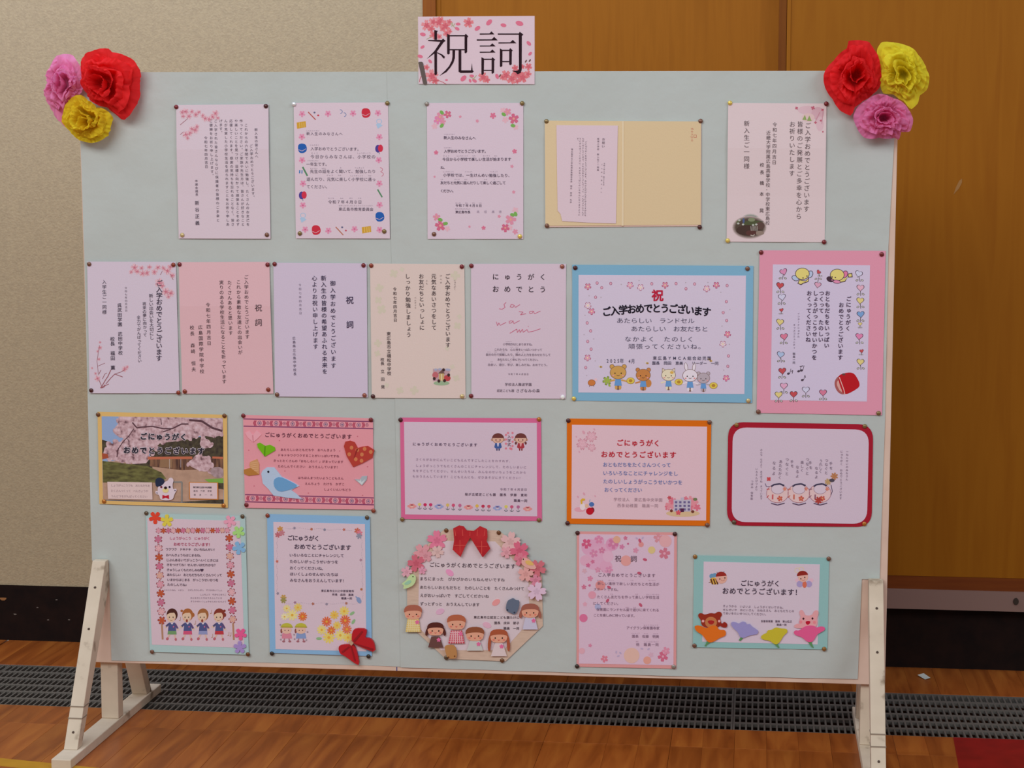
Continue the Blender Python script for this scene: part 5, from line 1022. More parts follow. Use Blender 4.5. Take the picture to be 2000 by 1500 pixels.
for x, y, r, cc, n_ in [(240, 925, 38, (238, 222, 150), 9), (342, 915, 42, (234, 206, 110), 9), (290, 985, 56, (240, 226, 150), 9), (220, 1000, 36, (242, 232, 180), 8), (385, 998, 46, (228, 120, 60), 11), (605, 1045, 50, (228, 110, 70), 11), (675, 985, 44, (236, 196, 90), 9), (765, 950, 50, (238, 214, 110), 10), (775, 1035, 54, (226, 110, 70), 12), (700, 1080, 42, (238, 206, 100), 9), (560, 1120, 48, (240, 220, 130), 10), (648, 1125, 42, (228, 120, 60), 9), (790, 1115, 48, (228, 124, 80), 11), (625, 1190, 60, (238, 214, 110), 10), (730, 1170, 54, (240, 224, 130), 10), (800, 1190, 50, (238, 214, 110), 10)]:
    p.flower(x, y, r, cc, 2 + (r < 50), x, (232, 176, 70), n=n_, notch=.2)
for x, y, a in [(838, 970, -.6), (850, 1045, -1), (535, 1200, 0)]: p.ell(x, y, 26, 13, (150, 190, 140), 4, a)
for x, cc in [(240, (222, 140, 160)), (370, (140, 160, 206))]:
    p.poly([(x - 40, 1150), (x + 40, 1150), (x + 50, 1200), (x - 46, 1200)], cc, 2); p.ell(x, 1120, 44, 38, (232, 190, 170), 4, n=18); p.ell(x, 1092, 52, 34, (196, 190, 70), 5, n=20, a0=PI, a1=2 * PI); p.line([(x - 56, 1094), (x + 56, 1096)], 9, (176, 160, 60), 6)
    for s in (-1, 1): p.line([(x + s * 20, 1200), (x + s * 26, 1222)], 12, (180, 130, 140), 3); p.ell(x + s * 28, 1226, 14, 9, (170, 110, 120), 4); p.ell(x + s * 16, 1125, 4, 5, (80, 50, 50), 6, n=6)
    p.ell(x - 48, 1130, 10, 22, (150, 90, 80), 3)
for x, y in [(182, 1075), (190, 1170), (186, 1210), (308, 1165), (312, 1205), (430, 1140), (420, 1215)]: p.flower(x, y, 10, (170, 150, 160), 2, 0)
p.done('lettering'); h0 = .001 + 4 * LV
redr = mat('red_satin', P(190, 22, 34), .45, .4)
rb = c.cut('ribbon_bow', smoothpoly([(845, 1130), (872, 1100), (975, 1105), (975, 1150), (958, 1188), (1010, 1190), (1045, 1230), (1058, 1322), (960, 1285), (862, 1240), (838, 1215)], 2), redr, h0, .008)
c.cut('ribbon_loop', smoothpoly([(716, 1272), (745, 1250), (835, 1245), (868, 1262), (890, 1320), (912, 1438), (870, 1420), (770, 1345), (735, 1335)], 2), redr, h0, .008, rb)
for pts in ([(850, 1215), (870, 1225), (945, 1130), (935, 1120)], [(870, 1235), (885, 1245), (1030, 1300), (1040, 1285)], [(830, 1260), (845, 1270), (880, 1400), (866, 1395)], [(815, 1262), (822, 1272), (760, 1322), (748, 1312)]): c.cut('ribbon_crease', pts, mat('red_satin_fold', P(150, 14, 26), .5, .4), h0 + .008, .0012, rb)
c.cut('metal_bead', rrect([(812, 1222), (835, 1205), (862, 1230), (840, 1256)], 6, 3), mat('pale_gold', P(230, 206, 180), .25, .6, metal=.6), h0 + .006, .006, rb)
tacks(S7, 'the sky blue card with red bow', [(65, 75, 'r2'), (975, 93, 'ol'), (105, 1336, 'kk'), (988, 1363, 'kk')])

# wreath card
wp = [(500, 92), (1040, 102), (1290, 300), (1470, 560), (1478, 1050), (1108, 1400), (515, 1376), (240, 1120), (134, 1000), (130, 540), (250, 320)]
c = Card('greeting_card', 'eight-sided kraft paper wreath card with paper dolls and a plaid bow', 'card', S8, box_of(wp), bulge=.0004)
c.cut('backing', wp, noise_mat('kraft_paper', [P(206, 178, 158), P(218, 190, 170)], scale=(1, 1, 8), nscale=40, rough=.85, spec=.15), 0, .0006)
c.cut('sheet', [(500, 205), (1005, 212), (1335, 545), (1345, 900), (1270, 1090), (1090, 1290), (470, 1290), (243, 1060), (250, 430)], (222, 204, 210), .0007, .0004); c.top = .0011; p = c.pr()
p.h('ごにゅうがくおめでとうございます', 352, 440, 1210, 458, 50, (76, 60, 72), .008)
for t_, a, b, d, e in [('まちにまった　ぴかぴかのいちねんせいですね', 256, 580, 1102, 592), ('あたらしいおともだちと　たのしいことを　たくさんみつけて', 258, 664, 1294, 680), ('えがおいっぱいで　すごしてくださいね', 260, 745, 944, 754), ('ずっとずっと　おうえんしています', 260, 828, 852, 838)]: p.h(t_, a, b, d, e, 38, (84, 66, 76), .006)
p.h('東広島市立認定こども園たけに', 792, 962, 1248, 966, 31, (80, 62, 72), .008); p.h('園長　床井　節子', 995, 1018, 1246, 1020, 31, (80, 62, 72), .008); p.h('職員　一同', 1088, 1072, 1246, 1074, 31, (80, 62, 72), .008); p.done('lettering')
h0 = .0012 + 10 * LV; rr = random.Random(9)
for x, y, r, cc, nm in [(430, 200, 105, (232, 130, 160), 'bright pink'), (285, 320, 95, (228, 160, 168), 'dusty pink'), (436, 310, 66, (226, 190, 186), 'pale'), (318, 352, 70, (224, 158, 168), 'rose'), (225, 425, 92, (214, 110, 128), 'dark rose'), (130, 510, 60, (228, 172, 186), 'light pink'), (285, 495, 42, (230, 160, 184), 'small pink'),
                        (1160, 210, 105, (230, 186, 186), 'pale'), (1120, 315, 64, (230, 166, 176), 'dusty pink'), (1250, 300, 100, (222, 110, 136), 'dark pink'), (1262, 385, 72, (224, 130, 150), 'pink'), (1430, 470, 90, (212, 116, 128), 'dark rose'), (1312, 528, 82, (232, 172, 168), 'peach'), (1410, 590, 62, (222, 140, 164), 'checked pink'), (1420, 700, 100, (228, 196, 218), 'lilac')]:
    f0 = c.cut('paper_blossom', flowerp(x, y, r, 5, rr.random() * 6, .45, .16), cc, h0, .0007, label=nm + ' paper blossom'); h0 += .00045
    c.cut('blossom_center', flowerp(x, y, r * .35, 5, .3, .4, .1), tuple(max(0, v_ - 14) for v_ in cc), h0 + .0003, .0002, f0)
for x, y, cc, a in [(555, 520, (238, 160, 200), .7), (1015, 815, (238, 160, 160), -.6), (460, 905, (226, 180, 206), -.4), (925, 1040, (230, 180, 200), .4)]: c.cut('paper_petal', ellp(x, y, 44, 28, 14, a), cc, .0012, .0008)
h0 = .0088
plaid = noise_mat('red_plaid_paper', [P(176, 34, 44), P(196, 50, 54)], nscale=30, rough=.8, spec=.15)
bw = c.cut('paper_bow', [(595, 75), (655, 45), (700, 55), (730, 95), (800, 100), (860, 52), (930, 82), (935, 160), (925, 200), (962, 275), (888, 362), (830, 270), (765, 165), (720, 240), (668, 358), (590, 285), (605, 190)], plaid, h0, .0016)
for k in range(5): c.cut('plaid_line', [(610 + k * 75, 85 + (k == 2) * 20), (614 + k * 75, 85 + (k == 2) * 20), (624 + k * 70, 150), (618 + k * 70, 150)], (222, 90, 80), h0 + .0016, .0002, bw)
for x, y in [(660, 190), (875, 200)]: c.cut('plaid_line', [(x, y), (x + 5, y), (x + 5, y + 130), (x, y + 130)], (222, 90, 80), h0 + .0016, .0002, bw); c.cut('plaid_line', [(x - 55, y + 50), (x + 60, y + 50), (x + 60, y + 55), (x - 55, y + 55)], (222, 90, 80), h0 + .00185, .0002, bw)
for nm, body, wing, ey, bc, wc in [('pale green paper bird', [(80, 625), (130, 590), (160, 540), (200, 525), (232, 560), (215, 625), (165, 660), (95, 680), (110, 640)], [(105, 620), (170, 580), (185, 610), (130, 640)], (197, 552), (198, 222, 164), (160, 206, 176)), ('peach and yellow paper bird', [(1268, 400), (1285, 360), (1340, 375), (1400, 430), (1425, 478), (1340, 475), (1280, 440)], [(1300, 395), (1360, 390), (1405, 440), (1330, 440)], (1290, 380), (232, 176, 166), (230, 186, 110))]:
    bd_ = c.cut('paper_bird', smoothpoly(body, 2), bc, h0, .0012, label=nm); c.cut('wing', smoothpoly(wing, 2), wc, h0 + .0012, .0005, bd_); c.cut('eye', ellp(ey[0], ey[1], 6, 7, 8), (40, 26, 30), h0 + .0012, .0003, bd_)
SK = (230, 168, 140); h0 = .0050
for nm, cx, cy, hw, hh, hair, dress, dtop, dbot, dy0, dy1, tails in [
    ('boy doll in a yellow check smock', 195, 920, 88, 62, (176, 104, 84), (226, 196, 116), 55, 75, 975, 1105, 0), ('doll with a dark bob and brown dress', 418, 1085, 82, 56, (92, 44, 38), (110, 74, 68), 42, 75, 1150, 1258, 2),
    ('doll in a red gingham smock', 625, 1020, 92, 64, (186, 104, 74), (206, 80, 96), 55, 82, 1090, 1218, 0), ('doll in a pale mint smock', 808, 1135, 92, 60, (150, 86, 58), (204, 204, 200), 48, 80, 1192, 1290, 1),
    ('doll with long braids and a cream dress', 1045, 1155, 88, 58, (176, 90, 60), (226, 206, 206), 36, 80, 1215, 1345, 3), ('doll with a brown bob and floral dress', 1355, 905, 88, 60, (166, 100, 84), (206, 200, 222), 46, 76, 960, 1080, 2)]:
    d_ = c.cut('paper_doll', smoothpoly([(cx - hw, cy - hh * .2), (cx - hw * .8, cy - hh * .9), (cx, cy - hh), (cx + hw * .8, cy - hh * .9), (cx + hw, cy - hh * .2), (cx + hw * .8, cy + hh * .8), (cx, cy + hh), (cx - hw * .8, cy + hh * .8)], 2), SK, h0 + .001, .0008, label=nm)
    c.cut('dress', [(cx - dtop, dy0), (cx + dtop, dy0), (cx + dbot, dy1), (cx - dbot, dy1)], dress, h0, .0009, d_)
    c.cut('hair', smoothpoly([(cx - hw * 1.05, cy - hh * .1), (cx - hw * .95, cy - hh * .95), (cx - hw * .5, cy - hh * 1.35), (cx + hw * .4, cy - hh * 1.4), (cx + hw * .95, cy - hh), (cx + hw * 1.05, cy - hh * .1), (cx + hw * .7, cy - hh * .45), (cx, cy - hh * .5), (cx - hw * .7, cy - hh * .4)], 2), hair, h0 + .0019, .0006, d_)
    if tails:
        ln = 1.1 if tails < 3 else 2.6
        for s in (-1, 1):
            if tails != 1: c.cut('hair_lock', smoothpoly([(cx + s * hw * .85, cy - hh * .5), (cx + s * hw * 1.12, cy - hh * .2), (cx + s * hw * 1.28, cy + hh * ln * .6), (cx + s * hw * 1.15, cy + hh * ln), (cx + s * hw * .92, cy + hh * ln * .8)], 2), hair, h0 + .0001, .0011, d_)
    for s in (-1, 1): c.cut('eye', ellp(cx + s * hw * .4, cy + hh * .15, 7, 8, 8), (46, 24, 26), h0 + .0018, .0003, d_); c.cut('cheek', ellp(cx + s * hw * .58, cy + hh * .45, 12, 9, 8), (226, 128, 112), h0 + .0018, .0002, d_)
    c.cut('mouth', [(cx - 10, cy + hh * .38), (cx, cy + hh * .48), (cx + 10, cy + hh * .38), (cx + 8, cy + hh * .52), (cx, cy + hh * .6), (cx - 8, cy + hh * .52)], (206, 86, 84), h0 + .0018, .0003, d_)
    c.cut('flower_badge', flowerp(cx + dtop * .75, dy0 + 32, 22, 5, .3, .5, .1), (232, 112, 160), h0 + .0009, .0006, d_)
    if 'gingham' in nm or 'check' in nm:
        lc = (236, 190, 196) if 'gingham' in nm else (236, 220, 170)
        for k in range(1, 7): u = k / 7; c.cut('check_line', [(cx - dtop + 2 * dtop * u - 4, dy0), (cx - dtop + 2 * dtop * u + 4, dy0), (cx - dbot + 2 * dbot * u + 4, dy1), (cx - dbot + 2 * dbot * u - 4, dy1)], lc, h0 + .0009, .0001, d_)
        for k in range(1, 6): u = k / 6; y = dy0 + (dy1 - dy0) * u; w_ = dtop + (dbot - dtop) * u; c.cut('check_line', [(cx - w_, y - 3), (cx + w_, y - 3), (cx + w_, y + 3), (cx - w_, y + 3)], lc, h0 + .001, .0001, d_)
gb = c.cut('paper_bag', smoothpoly([(1110, 890), (1125, 800), (1165, 775), (1190, 768), (1215, 790), (1250, 790), (1245, 860), (1210, 935), (1160, 915)], 2), (104, 114, 134), .0052, .002, label='grey blue paper school bag')
for x, y in ((1130, 885), (1200, 910)): c.cut('bag_clasp', ellp(x, y, 9, 9, 8), (60, 60, 80), .0072, .0004, gb)
gb = c.cut('paper_bag', smoothpoly([(505, 1240), (560, 1225), (620, 1235), (638, 1350), (590, 1368), (535, 1355), (520, 1300)], 2), (190, 136, 84), .008, .002, label='tan paper school bag')
for x, y in ((550, 1350), (610, 1340)): c.cut('bag_clasp', ellp(x, y, 8, 8, 8), (120, 70, 40), .01, .0004, gb)
tacks(S8, 'the eight-sided wreath card', [(521, 102, 'br'), (1042, 124, 'br'), (520, 1364, 'ol'), (1075, 1392, 'br')])

q_ = [(135, 85), (1112, 95), (1105, 1425), (132, 1405)]
c = Card('greeting_card', 'tall blossom-printed card on a coral pink backing, right of the wreath card', 'card', T1, box_of(q_))
c.quad('backing', q_, (226, 158, 158)); c.quad('sheet', [(158, 112), (1085, 122), (1078, 1390), (155, 1375)], (224, 194, 214), .0004, .0003); p = c.pr()
for x, y, r, cc in [(260, 240, 90, (226, 170, 200)), (380, 300, 110, (228, 174, 202)), (300, 370, 100, (228, 176, 204)), (420, 430, 70, (228, 172, 200)), (350, 180, 60, (226, 170, 200)), (480, 210, 70, (226, 160, 194)), (440, 330, 60, (230, 184, 208)), (220, 370, 60, (228, 176, 200))]: p.ell(x, y, r * .9, r * .9, cc, 1)
for x, y, r, cc in [(230, 205, 52, (214, 96, 134)), (350, 165, 44, (222, 140, 176)), (490, 205, 56, (214, 128, 168)), (575, 235, 28, (216, 130, 170)), (610, 150, 22, (214, 120, 150)), (300, 300, 44, (218, 140, 176)), (380, 270, 34, (214, 130, 166)), (245, 415, 24, (214, 110, 150)), (290, 380, 22, (214, 120, 156)), (450, 460, 40, (222, 150, 184)), (340, 460, 32, (222, 150, 180)), (265, 545, 30, (222, 140, 170)), (205, 628, 26, (214, 120, 150)), (710, 270, 30, (222, 150, 178)), (215, 795, 24, (230, 170, 190)), (990, 300, 60, (212, 124, 144)), (930, 150, 50, (220, 150, 160)), (975, 1305, 54, (216, 110, 140)), (1005, 1250, 42, (228, 150, 176)), (265, 1198, 20, (222, 140, 170)), (405, 1328, 38, (224, 130, 150)), (860, 1288, 28, (222, 180, 200)), (260, 612, 14, (206, 110, 150)), (635, 205, 12, (206, 100, 140)), (210, 470, 26, (222, 176, 190))]: p.flower(x, y, r, cc, 2, x * .13, (232, 170, 190) if r > 30 else None)
for x, y, r, cc in [(525, 165, 36, (228, 176, 150)), (615, 370, 52, (232, 164, 160)), (865, 267, 36, (226, 200, 140)), (762, 212, 26, (228, 150, 150)), (365, 612, 48, (228, 150, 150)), (285, 705, 38, (230, 160, 180)), (340, 820, 30, (180, 180, 216)), (670, 1295, 76, (232, 190, 176)), (822, 1342, 38, (232, 166, 150)), (1000, 180, 60, (232, 176, 180)), (200, 930, 40, (224, 120, 160)), (185, 1250, 30, (230, 176, 190))]: p.ell(x, y, r, r, cc, 3, n=20)
for x, y, a in [(800, 360, .3), (435, 760, -1), (757, 802, .9), (745, 492, .2), (750, 175, 1.2), (450, 630, .6)]: p.petal(x, y, 22, (200, 92, 120), a, 3)
for x, y in [(720, 152), (778, 148), (520, 1262), (560, 1270), (540, 1300), (770, 1228), (835, 1232)]: p.petal(x, y, 14, (196, 176, 206), x, 3)
p.h('祝　詞', 500, 348, 728, 352, 66, (104, 76, 92), .004); G3 = (134, 104, 128)
p.h('ご入学おめでとうございます', 338, 508, 905, 514, 38, (120, 92, 116), .006)
for t_, a, b, d, e in [('新しい場所で新しい友だちとの生活が', 335, 592, 942, 600), ('スタートですね。', 296, 648, 560, 652), ('たくさん友だちを作って楽しい学校生活', 330, 722, 940, 728), ('にしてください。', 292, 785, 560, 788), ('保育園にランドセル姿で遊びに来てくれる', 326, 845, 938, 852), ('ことを楽しみに待っています。', 298, 900, 718, 906), ('アイグラン保育園寺家', 618, 1024, 942, 1028), ('園長　佐藤　明美', 672, 1106, 938, 1110), ('他　職員一同', 710, 1186, 936, 1190)]: p.h(t_, a, b, d, e, 33, G3, 0)
for t_, a, b, d in [('にゅうがく', 345, 470, 475), ('あたら', 330, 562, 395), ('ばしょ', 440, 562, 500), ('とも', 655, 562, 690), ('せいかつ', 832, 562, 905), ('とも', 460, 695, 490), ('たの', 705, 697, 735), ('がっこうせいかつ', 812, 699, 940), ('すがた', 608, 825, 645), ('あそ', 685, 825, 715), ('ほいくえんじけ', 785, 998, 932), ('えんちょう', 665, 1078, 750), ('さとう', 790, 1080, 830), ('あけみ', 880, 1082, 930), ('ほか', 710, 1158, 738), ('しょくいんいちどう', 790, 1160, 935)]: p.h(t_, a, b, d, b, 13, (166, 136, 158))
p.done('lettering')
tacks(T1, 'the coral-bordered blossom card', [(142, 99, 'k'), (1092, 110, 'k'), (138, 1400, 'kk'), (1080, 1405, 's')])

q_ = [(105, 92), (1862, 125), (1838, 1318), (90, 1288)]
c = Card('greeting_card', 'wide card on a teal backing with a bear and a rabbit in paper flowers', 'card', T2, box_of(q_))
c.quad('backing', q_, (150, 194, 192)); c.quad('sheet', [(230, 172), (1742, 210), (1712, 1250), (210, 1215)], (220, 202, 216), .0004, .0003); p = c.pr(); V5 = (76, 60, 78)
p.h('ごにゅうがく', 705, 450, 1228, 458, 84, V5, .018); p.h('おめでとうございます！', 466, 550, 1505, 572, 90, V5, .018)
for t_, a, b, d, e in [('きょうから　いよいよ　しょうがくせいですね。', 478, 748, 1288, 770), ('せんせいや　おにいさん　おねえさん　おともだちとの', 478, 797, 1408, 815), ('であいをたいせつにしてください。', 478, 842, 1062, 858)]: p.h(t_, a, b, d, e, 36, (112, 90, 110), 0)
p.h('吉富保育園　園長　東山隆正', 972, 946, 1380, 952, 31, (92, 72, 92), .01); p.h('職員一同', 1178, 992, 1308, 994, 32, (92, 72, 92), .01)
p.ell(338, 362, 34, 32, (112, 156, 190), 2); p.ell(375, 348, 30, 26, (112, 156, 190), 2); p.ell(365, 425, 56, 46, (226, 178, 80), 3, .3)
for x in (335, 370, 402): p.line([(x - 12, 398), (x + 12, 468)], 18, (104, 62, 40), 4)
p.line([(296, 448), (325, 438)], 7, (120, 80, 60), 3); p.ell(462, 385, 72, 74, (232, 178, 160), 5, n=22); p.ell(458, 362, 70, 58, (160, 48, 40), 6, n=22, a0=PI - .1, a1=2 * PI - .1)
for x, y in ((440, 398), (506, 384)): p.ell(x, y, 8, 10, (70, 36, 36), 7, n=8)
p.ring(478, 400, 24, 22, 4, (176, 80, 70), 7, .2, PI - .4, 8); p.line([(412, 325), (402, 308)], 5, (80, 50, 60), 6); p.line([(490, 312), (496, 298)], 5, (80, 50, 60), 6)
p.ring(1450, 285, 34, 30, 8, (232, 214, 180), 2); p.ring(1500, 270, 30, 28, 8, (232, 214, 180), 2)
for s, x in ((-1, 1480), (1, 1598)): p.ell(x, 465, 42, 42, (176, 160, 206), 3); p.ell(x + s * 30, 415, 30, 26, (232, 190, 206), 2)
p.ell(1542, 470, 28, 44, (222, 116, 90), 4); p.ell(1522, 372, 66, 66, (232, 184, 170), 5, n=22); p.ell(1516, 352, 72, 60, (150, 44, 36), 6, n=22, a0=PI - .15, a1=2 * PI - .15)
for x, y in ((1494, 395), (1545, 378)): p.ell(x, y, 8, 10, (70, 36, 36), 7, n=8)
p.ring(1524, 400, 20, 18, 4, (206, 90, 80), 7, .2, PI - .4, 8); p.done('lettering'); h0 = .0008 + 10 * LV


def pflower(pts, stem, cc, label):
    f0 = c.cut('paper_flower', smoothpoly(pts, 3), cc, h0 + .0012, .0008, label=label); c.cut('stem', stem, (96, 150, 96), h0 + .0002, .0008, f0); return f0


pf = [(0, .12), (.1, 0), (.22, 0), (.3, .12), (.38, -.05), (.55, -.1), (.66, .02), (.76, .22), (.9, .22), (1, .36), (.97, .5), (.8, .56), (.62, .78), (.52, .95), (.42, .98), (.34, .85), (.2, .45), (.06, .3)]


def fl(x0, y0, x1, y1): return [(x0 + (x1 - x0) * a, y0 + (y1 - y0) * b) for a, b in pf]


bh = c.cut('paper_bear', smoothpoly([(155, 885), (165, 845), (210, 840), (240, 865), (320, 838), (380, 850), (410, 822), (455, 825), (472, 865), (440, 905), (462, 960), (440, 1010), (400, 1030), (260, 1030), (200, 1000), (195, 930)], 3), (156, 52, 34), h0, .0009)
c.cut('arm', smoothpoly([(430, 960), (480, 975), (490, 950), (520, 960), (540, 985), (530, 1025), (490, 1025), (430, 1000)], 2), (156, 44, 34), h0 + .0021, .0006, bh); c.cut('muzzle', ellp(325, 960, 78, 72, 20), (200, 126, 78), h0 + .0009, .0002, bh); c.cut('muzzle_mark', smoothpoly([(275, 945), (320, 930), (375, 945), (350, 985), (310, 988)], 2), (178, 40, 40), h0 + .0012, .0002, bh)
for x, y in ((222, 944), (433, 944)): c.cut('cheek', ellp(x, y, 17, 17, 12), (240, 176, 176), h0 + .0009, .0002, bh)
pflower([(105, 1010), (150, 995), (210, 1010), (270, 1040), (330, 1000), (400, 1000), (430, 1060), (500, 1055), (522, 1085), (515, 1135), (440, 1160), (380, 1200), (320, 1225), (270, 1205), (215, 1120), (130, 1075)], [(270, 1208), (318, 1222), (275, 1250), (255, 1275), (245, 1265), (262, 1235)], (230, 116, 34), 'orange paper flower under the bear')
pflower([(580, 980), (600, 950), (650, 958), (690, 980), (730, 945), (780, 958), (790, 990), (830, 975), (855, 1010), (900, 1040), (945, 1070), (930, 1115), (870, 1120), (800, 1140), (750, 1165), (700, 1150), (680, 1090), (610, 1030)], [(712, 1155), (742, 1168), (705, 1205), (688, 1190)], (160, 152, 206), 'lavender paper flower')
pflower([(965, 1150), (1010, 1110), (1050, 1100), (1060, 1060), (1110, 1060), (1170, 1020), (1230, 1040), (1310, 1040), (1325, 1085), (1270, 1130), (1230, 1200), (1190, 1245), (1140, 1240), (1090, 1195), (1000, 1185)], [(1150, 1243), (1190, 1243), (1215, 1285), (1195, 1290)], (206, 190, 54), 'yellow paper flower')
rb_ = c.cut('paper_rabbit', smoothpoly([(1475, 850), (1480, 805), (1510, 795), (1535, 830), (1550, 875), (1640, 870), (1665, 810), (1710, 800), (1730, 840), (1700, 910), (1712, 960), (1690, 1030), (1480, 1040), (1410, 1030), (1405, 1000), (1450, 975), (1480, 980), (1475, 930), (1495, 885)], 3), (234, 168, 172), h0, .0009)
for x, y in ((1527, 912), (1645, 910)): c.cut('eye', ellp(x, y, 13, 14, 12), (60, 26, 34), h0 + .0009, .0003, rb_)
for x, y in ((1492, 955), (1670, 960)): c.cut('cheek', ellp(x, y, 20, 20, 12), (238, 140, 150), h0 + .0009, .0002, rb_)
c.cut('mouth', smoothpoly([(1552, 945), (1618, 942), (1612, 975), (1585, 995), (1560, 980)], 2), (196, 24, 52), h0 + .0009, .0003, rb_)
pflower([(1398, 1090), (1420, 1060), (1470, 1070), (1520, 1025), (1580, 1000), (1660, 1000), (1700, 1030), (1750, 1010), (1805, 1020), (1808, 1060), (1750, 1090), (1700, 1120), (1670, 1180), (1630, 1220), (1570, 1210), (1510, 1150), (1420, 1125)], [(1585, 1212), (1635, 1212), (1640, 1245), (1660, 1290), (1640, 1285), (1605, 1245)], (232, 96, 148), 'hot pink paper flower under the rabbit')
tacks(T2, 'the teal-bordered bear and rabbit card', [(118, 108, 'or2'), (1856, 135, 'b'), (110, 1265, 'b'), (1797, 1308, 'or2')])

# ================================================================== thumbtacks
TC = {'r': ('dark red', (118, 44, 48)), 'r2': ('reddish brown', (140, 70, 52)), 'k': ('dark brown', (78, 42, 42)), 'kk': ('nearly black', (60, 52, 46)), 'g': ('pale brass', (196, 174, 124)), 'b': ('brown', (120, 84, 68)), 'b2': ('rusty brown', (150, 90, 76)), 'w': ('shiny silver', (226, 224, 224)), 'W': ('glare-white', (250, 248, 246)),  # the white tack has its glare put into the colour
      's': ('silver grey', (150, 140, 132)), 'o': ('olive brass', (128, 106, 66)), 'ol': ('dull olive', (96, 80, 62)), 'o2': ('copper red', (136, 62, 46)), 'or': ('orange brass', (178, 110, 44)), 'or2': ('brass brown', (146, 104, 56)), 'br': ('bronze brown', (112, 72, 44)), 'y': ('shiny brass', (216, 190, 96))}


def tack_mesh(key):
    prof = [(.0, .0024), (.0022, .0022), (.0038, .0016), (.0048, .0007), (.0050, 0), (.0046, -.0004)]; n = 18; v_ = [(0, -.0024, 0)]; f_ = []
    for r, h in prof[1:]:
        for k in range(n): a = 2 * PI * k / n; v_.append((r * math.cos(a), -h, r * math.sin(a)))
    for k in range(n): f_.append((0, 1 + (k + 1) % n, 1 + k))
    for i in range(len(prof) - 2):
        for k in range(n): a = 1 + i * n + k; b = 1 + i * n + (k + 1) % n; f_.append((a, b, b + n, a + n))
    bn = len(v_); v_.append((0, .0004, 0)); l = 1 + (len(prof) - 2) * n
    for k in range(n): f_.append((l + k, l + (k + 1) % n, bn))
    me = bpy.data.meshes.new('thumbtack'); me.from_pydata(v_, [], f_); cc = lin(TC[key][1])
    me.materials.append(mat('tack_metal', tuple(min(.95, x * (1.0 if key in 'wW' else 1.15)) for x in cc), .3 if key not in 'wW' else .2, .5, metal=.35 if key not in 'W' else 0))
    for q2 in me.polygons: q2.use_smooth = True
    return me


TMS = {}
for Z, x, y, key, cn, sheet in TACKS:
    if key not in TMS: TMS[key] = tack_mesh(key)
    X, Zz = on_board(Z[0] + x / Z[2], Z[1] + y / Z[2])
    o_ = bpy.data.objects.new('thumbtack', TMS[key]); COL.objects.link(o_); o_.location = (X, -.0066, Zz); tag(o_, '%s thumbtack at the %s corner of %s' % (TC[key][0], cn, sheet), 'thumbtack', 'thumbtacks on the display board')

# ================================================================== tissue paper flowers
def pompom(Z, outline, cen, col, label, name, seed, depth=.055, y0=-.006):
    x0, z0 = on_board(Z[0] + cen[0] / Z[2], Z[1] + cen[1] / Z[2]); pts = [on_board(Z[0] + a / Z[2], Z[1] + b / Z[2]) for a, b in outline]
    pol = sorted((math.atan2(b - z0, a - x0), math.hypot(a - x0, b - z0)) for a, b in pts); pa = [q2[0] for q2 in pol]; pr_ = [q2[1] for q2 in pol]
    def R(a): a = (a + PI) % (2 * PI) - PI; return np.interp(a, [pa[-1] - 2 * PI] + pa + [pa[0] + 2 * PI], [pr_[-1]] + pr_ + [pr_[0]])
    root = empty('tissue_flower', (x0, y0, z0), label, 'paper flower'); m = mat(name, P(*col), .9, .1, bump=.35, bscale=28, trans=.42)
    rr = random.Random(seed); NT, NR = 120, 16

    def rid(x, y, z): return 1 - 2.2 * abs(noise.noise(Vector((x, y, z))))
    for k in range(6):
        rho = [.99, .93, .84, .70, .52, .32][k]; top = depth * [.42, .62, .78, .90, 1.0, 1.0][k]; ph = [rr.random() * 20 for _ in range(6)]; n1 = rr.randint(3, 5)
        ox, oz = (rr.uniform(-.009, .009) * (k > 1), rr.uniform(-.009, .009) * (k > 1))
        v_ = []; f_ = []
        for i in range(NR + 1):
            t_ = i / NR
            for j in range(NT):
                a = 2 * PI * j / NT - PI; c_, s_ = math.cos(a), math.sin(a)
                big = noise.noise(Vector((1.7 * c_ + ph[0], 1.7 * s_ + ph[1], t_ * 1.8 + k)))
                cr = rid(3.4 * c_ + ph[2], 3.4 * s_ + ph[3], t_ * 2.2) * .6 + rid(8 * c_ + ph[4], 8 * s_ + ph[5], t_ * 1.6) * .5
                fold = math.sin(n1 * a + ph[0] + 3 * t_ * (1 if k % 2 else -1))
                a2 = a + .22 * t_ * big * (k > 0); lim = R(a2) * rho * (.97 if k else .985)
                rad = (.93 if k else 1) * lim * (t_ ** .75) * (1 - (.16 if k else .02) * t_ * max(0, .5 + .5 * fold + big) * .8)
                dep = top * (math.sin(min(1, t_ * 1.05) * PI / 2) ** (1.0 + .5 * k)) * (1 - .45 * max(0, t_ - .72) / .28 * (k < 4) * (.6 + .4 * fold)) * (1 + .30 * big) + depth * .20 * (cr - .3) * t_ + .0015 * k
                v_.append((rad * math.cos(a2) + ox * t_, -max(.0004 + .001 * k, dep), rad * math.sin(a2) + oz * t_))
        for i in range(NR):
            for j in range(NT):
                a = i * NT + j; b = i * NT + (j + 1) % NT; f_.append((a, b, b + NT, a + NT))
        o_ = mesh_obj('tissue_layer', v_, f_, m, parent=root, smooth=True)
    return root


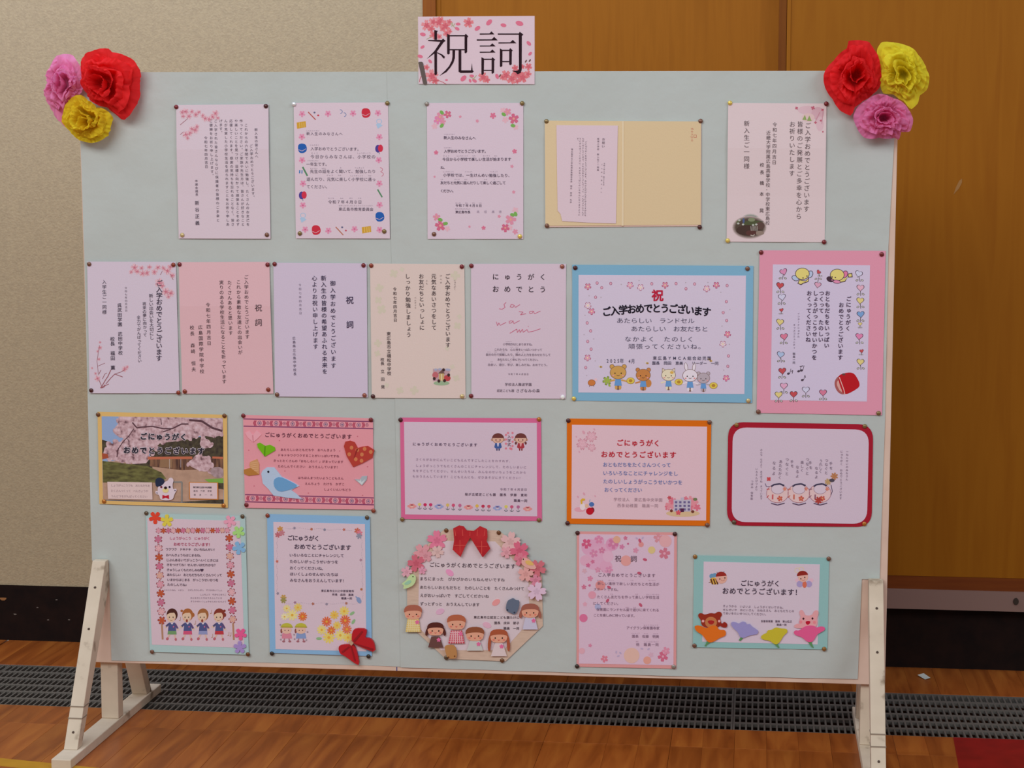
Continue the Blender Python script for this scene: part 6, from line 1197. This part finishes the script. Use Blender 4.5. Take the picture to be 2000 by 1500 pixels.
L1 = [(345, 170), (470, 180), (560, 270), (640, 420), (660, 620), (600, 760), (500, 900), (440, 1000), (400, 1160), (400, 1240), (330, 1150), (170, 960), (100, 760), (110, 650), (150, 480), (210, 290), (270, 200)]
L2 = [(620, 220), (800, 140), (1020, 100), (1060, 150), (1250, 205), (1400, 290), (1465, 400), (1450, 640), (1420, 900), (1340, 1040), (1215, 1135), (1130, 1060), (1000, 950), (830, 890), (690, 760), (630, 500), (600, 300)]
L3 = [(620, 745), (725, 825), (855, 935), (1015, 975), (1090, 1060), (1060, 1200), (1010, 1340), (860, 1430), (700, 1420), (480, 1290), (360, 1120), (400, 980), (470, 830), (560, 760)]
pompom(T4, L1, (370, 640), (246, 150, 196), 'pink tissue paper flower at the upper left corner of the board', 'pink_tissue', 21, .045, -.006)
pompom(T4, L2, (930, 600), (240, 50, 52), 'large red tissue paper flower at the upper left corner of the board', 'red_tissue', 33, .058, -.012)
pompom(T4, L3, (740, 1110), (248, 214, 50), 'golden yellow tissue paper flower at the upper left corner of the board', 'yellow_tissue', 5, .05, -.02)
M1 = [(440, 75), (730, 70), (800, 180), (870, 360), (890, 470), (870, 700), (790, 780), (640, 890), (530, 970), (490, 1085), (330, 1010), (230, 860), (110, 640), (110, 530), (240, 330), (430, 170)]
M2 = [(820, 180), (880, 85), (1020, 80), (1190, 110), (1380, 260), (1490, 440), (1530, 620), (1500, 740), (1400, 810), (1370, 920), (1280, 1000), (1180, 880), (1040, 800), (900, 780), (860, 640), (880, 450)]
M3 = [(830, 780), (1040, 830), (1190, 900), (1260, 1000), (1310, 1120), (1270, 1290), (1150, 1290), (1120, 1400), (1060, 1370), (850, 1370), (650, 1370), (540, 1230), (500, 1080), (560, 950), (680, 860)]
pompom(T5, M1, (540, 560), (240, 48, 52), 'red tissue paper flower at the upper right corner of the board', 'red_tissue', 8, .055, -.010)
pompom(T5, M2, (1190, 500), (250, 228, 62), 'bright yellow tissue paper flower at the upper right corner of the board', 'bright_yellow_tissue', 14, .05, -.007)
pompom(T5, M3, (900, 1090), (250, 140, 190), 'pink tissue paper flower at the upper right corner of the board', 'pink_tissue_deep', 44, .05, -.02)
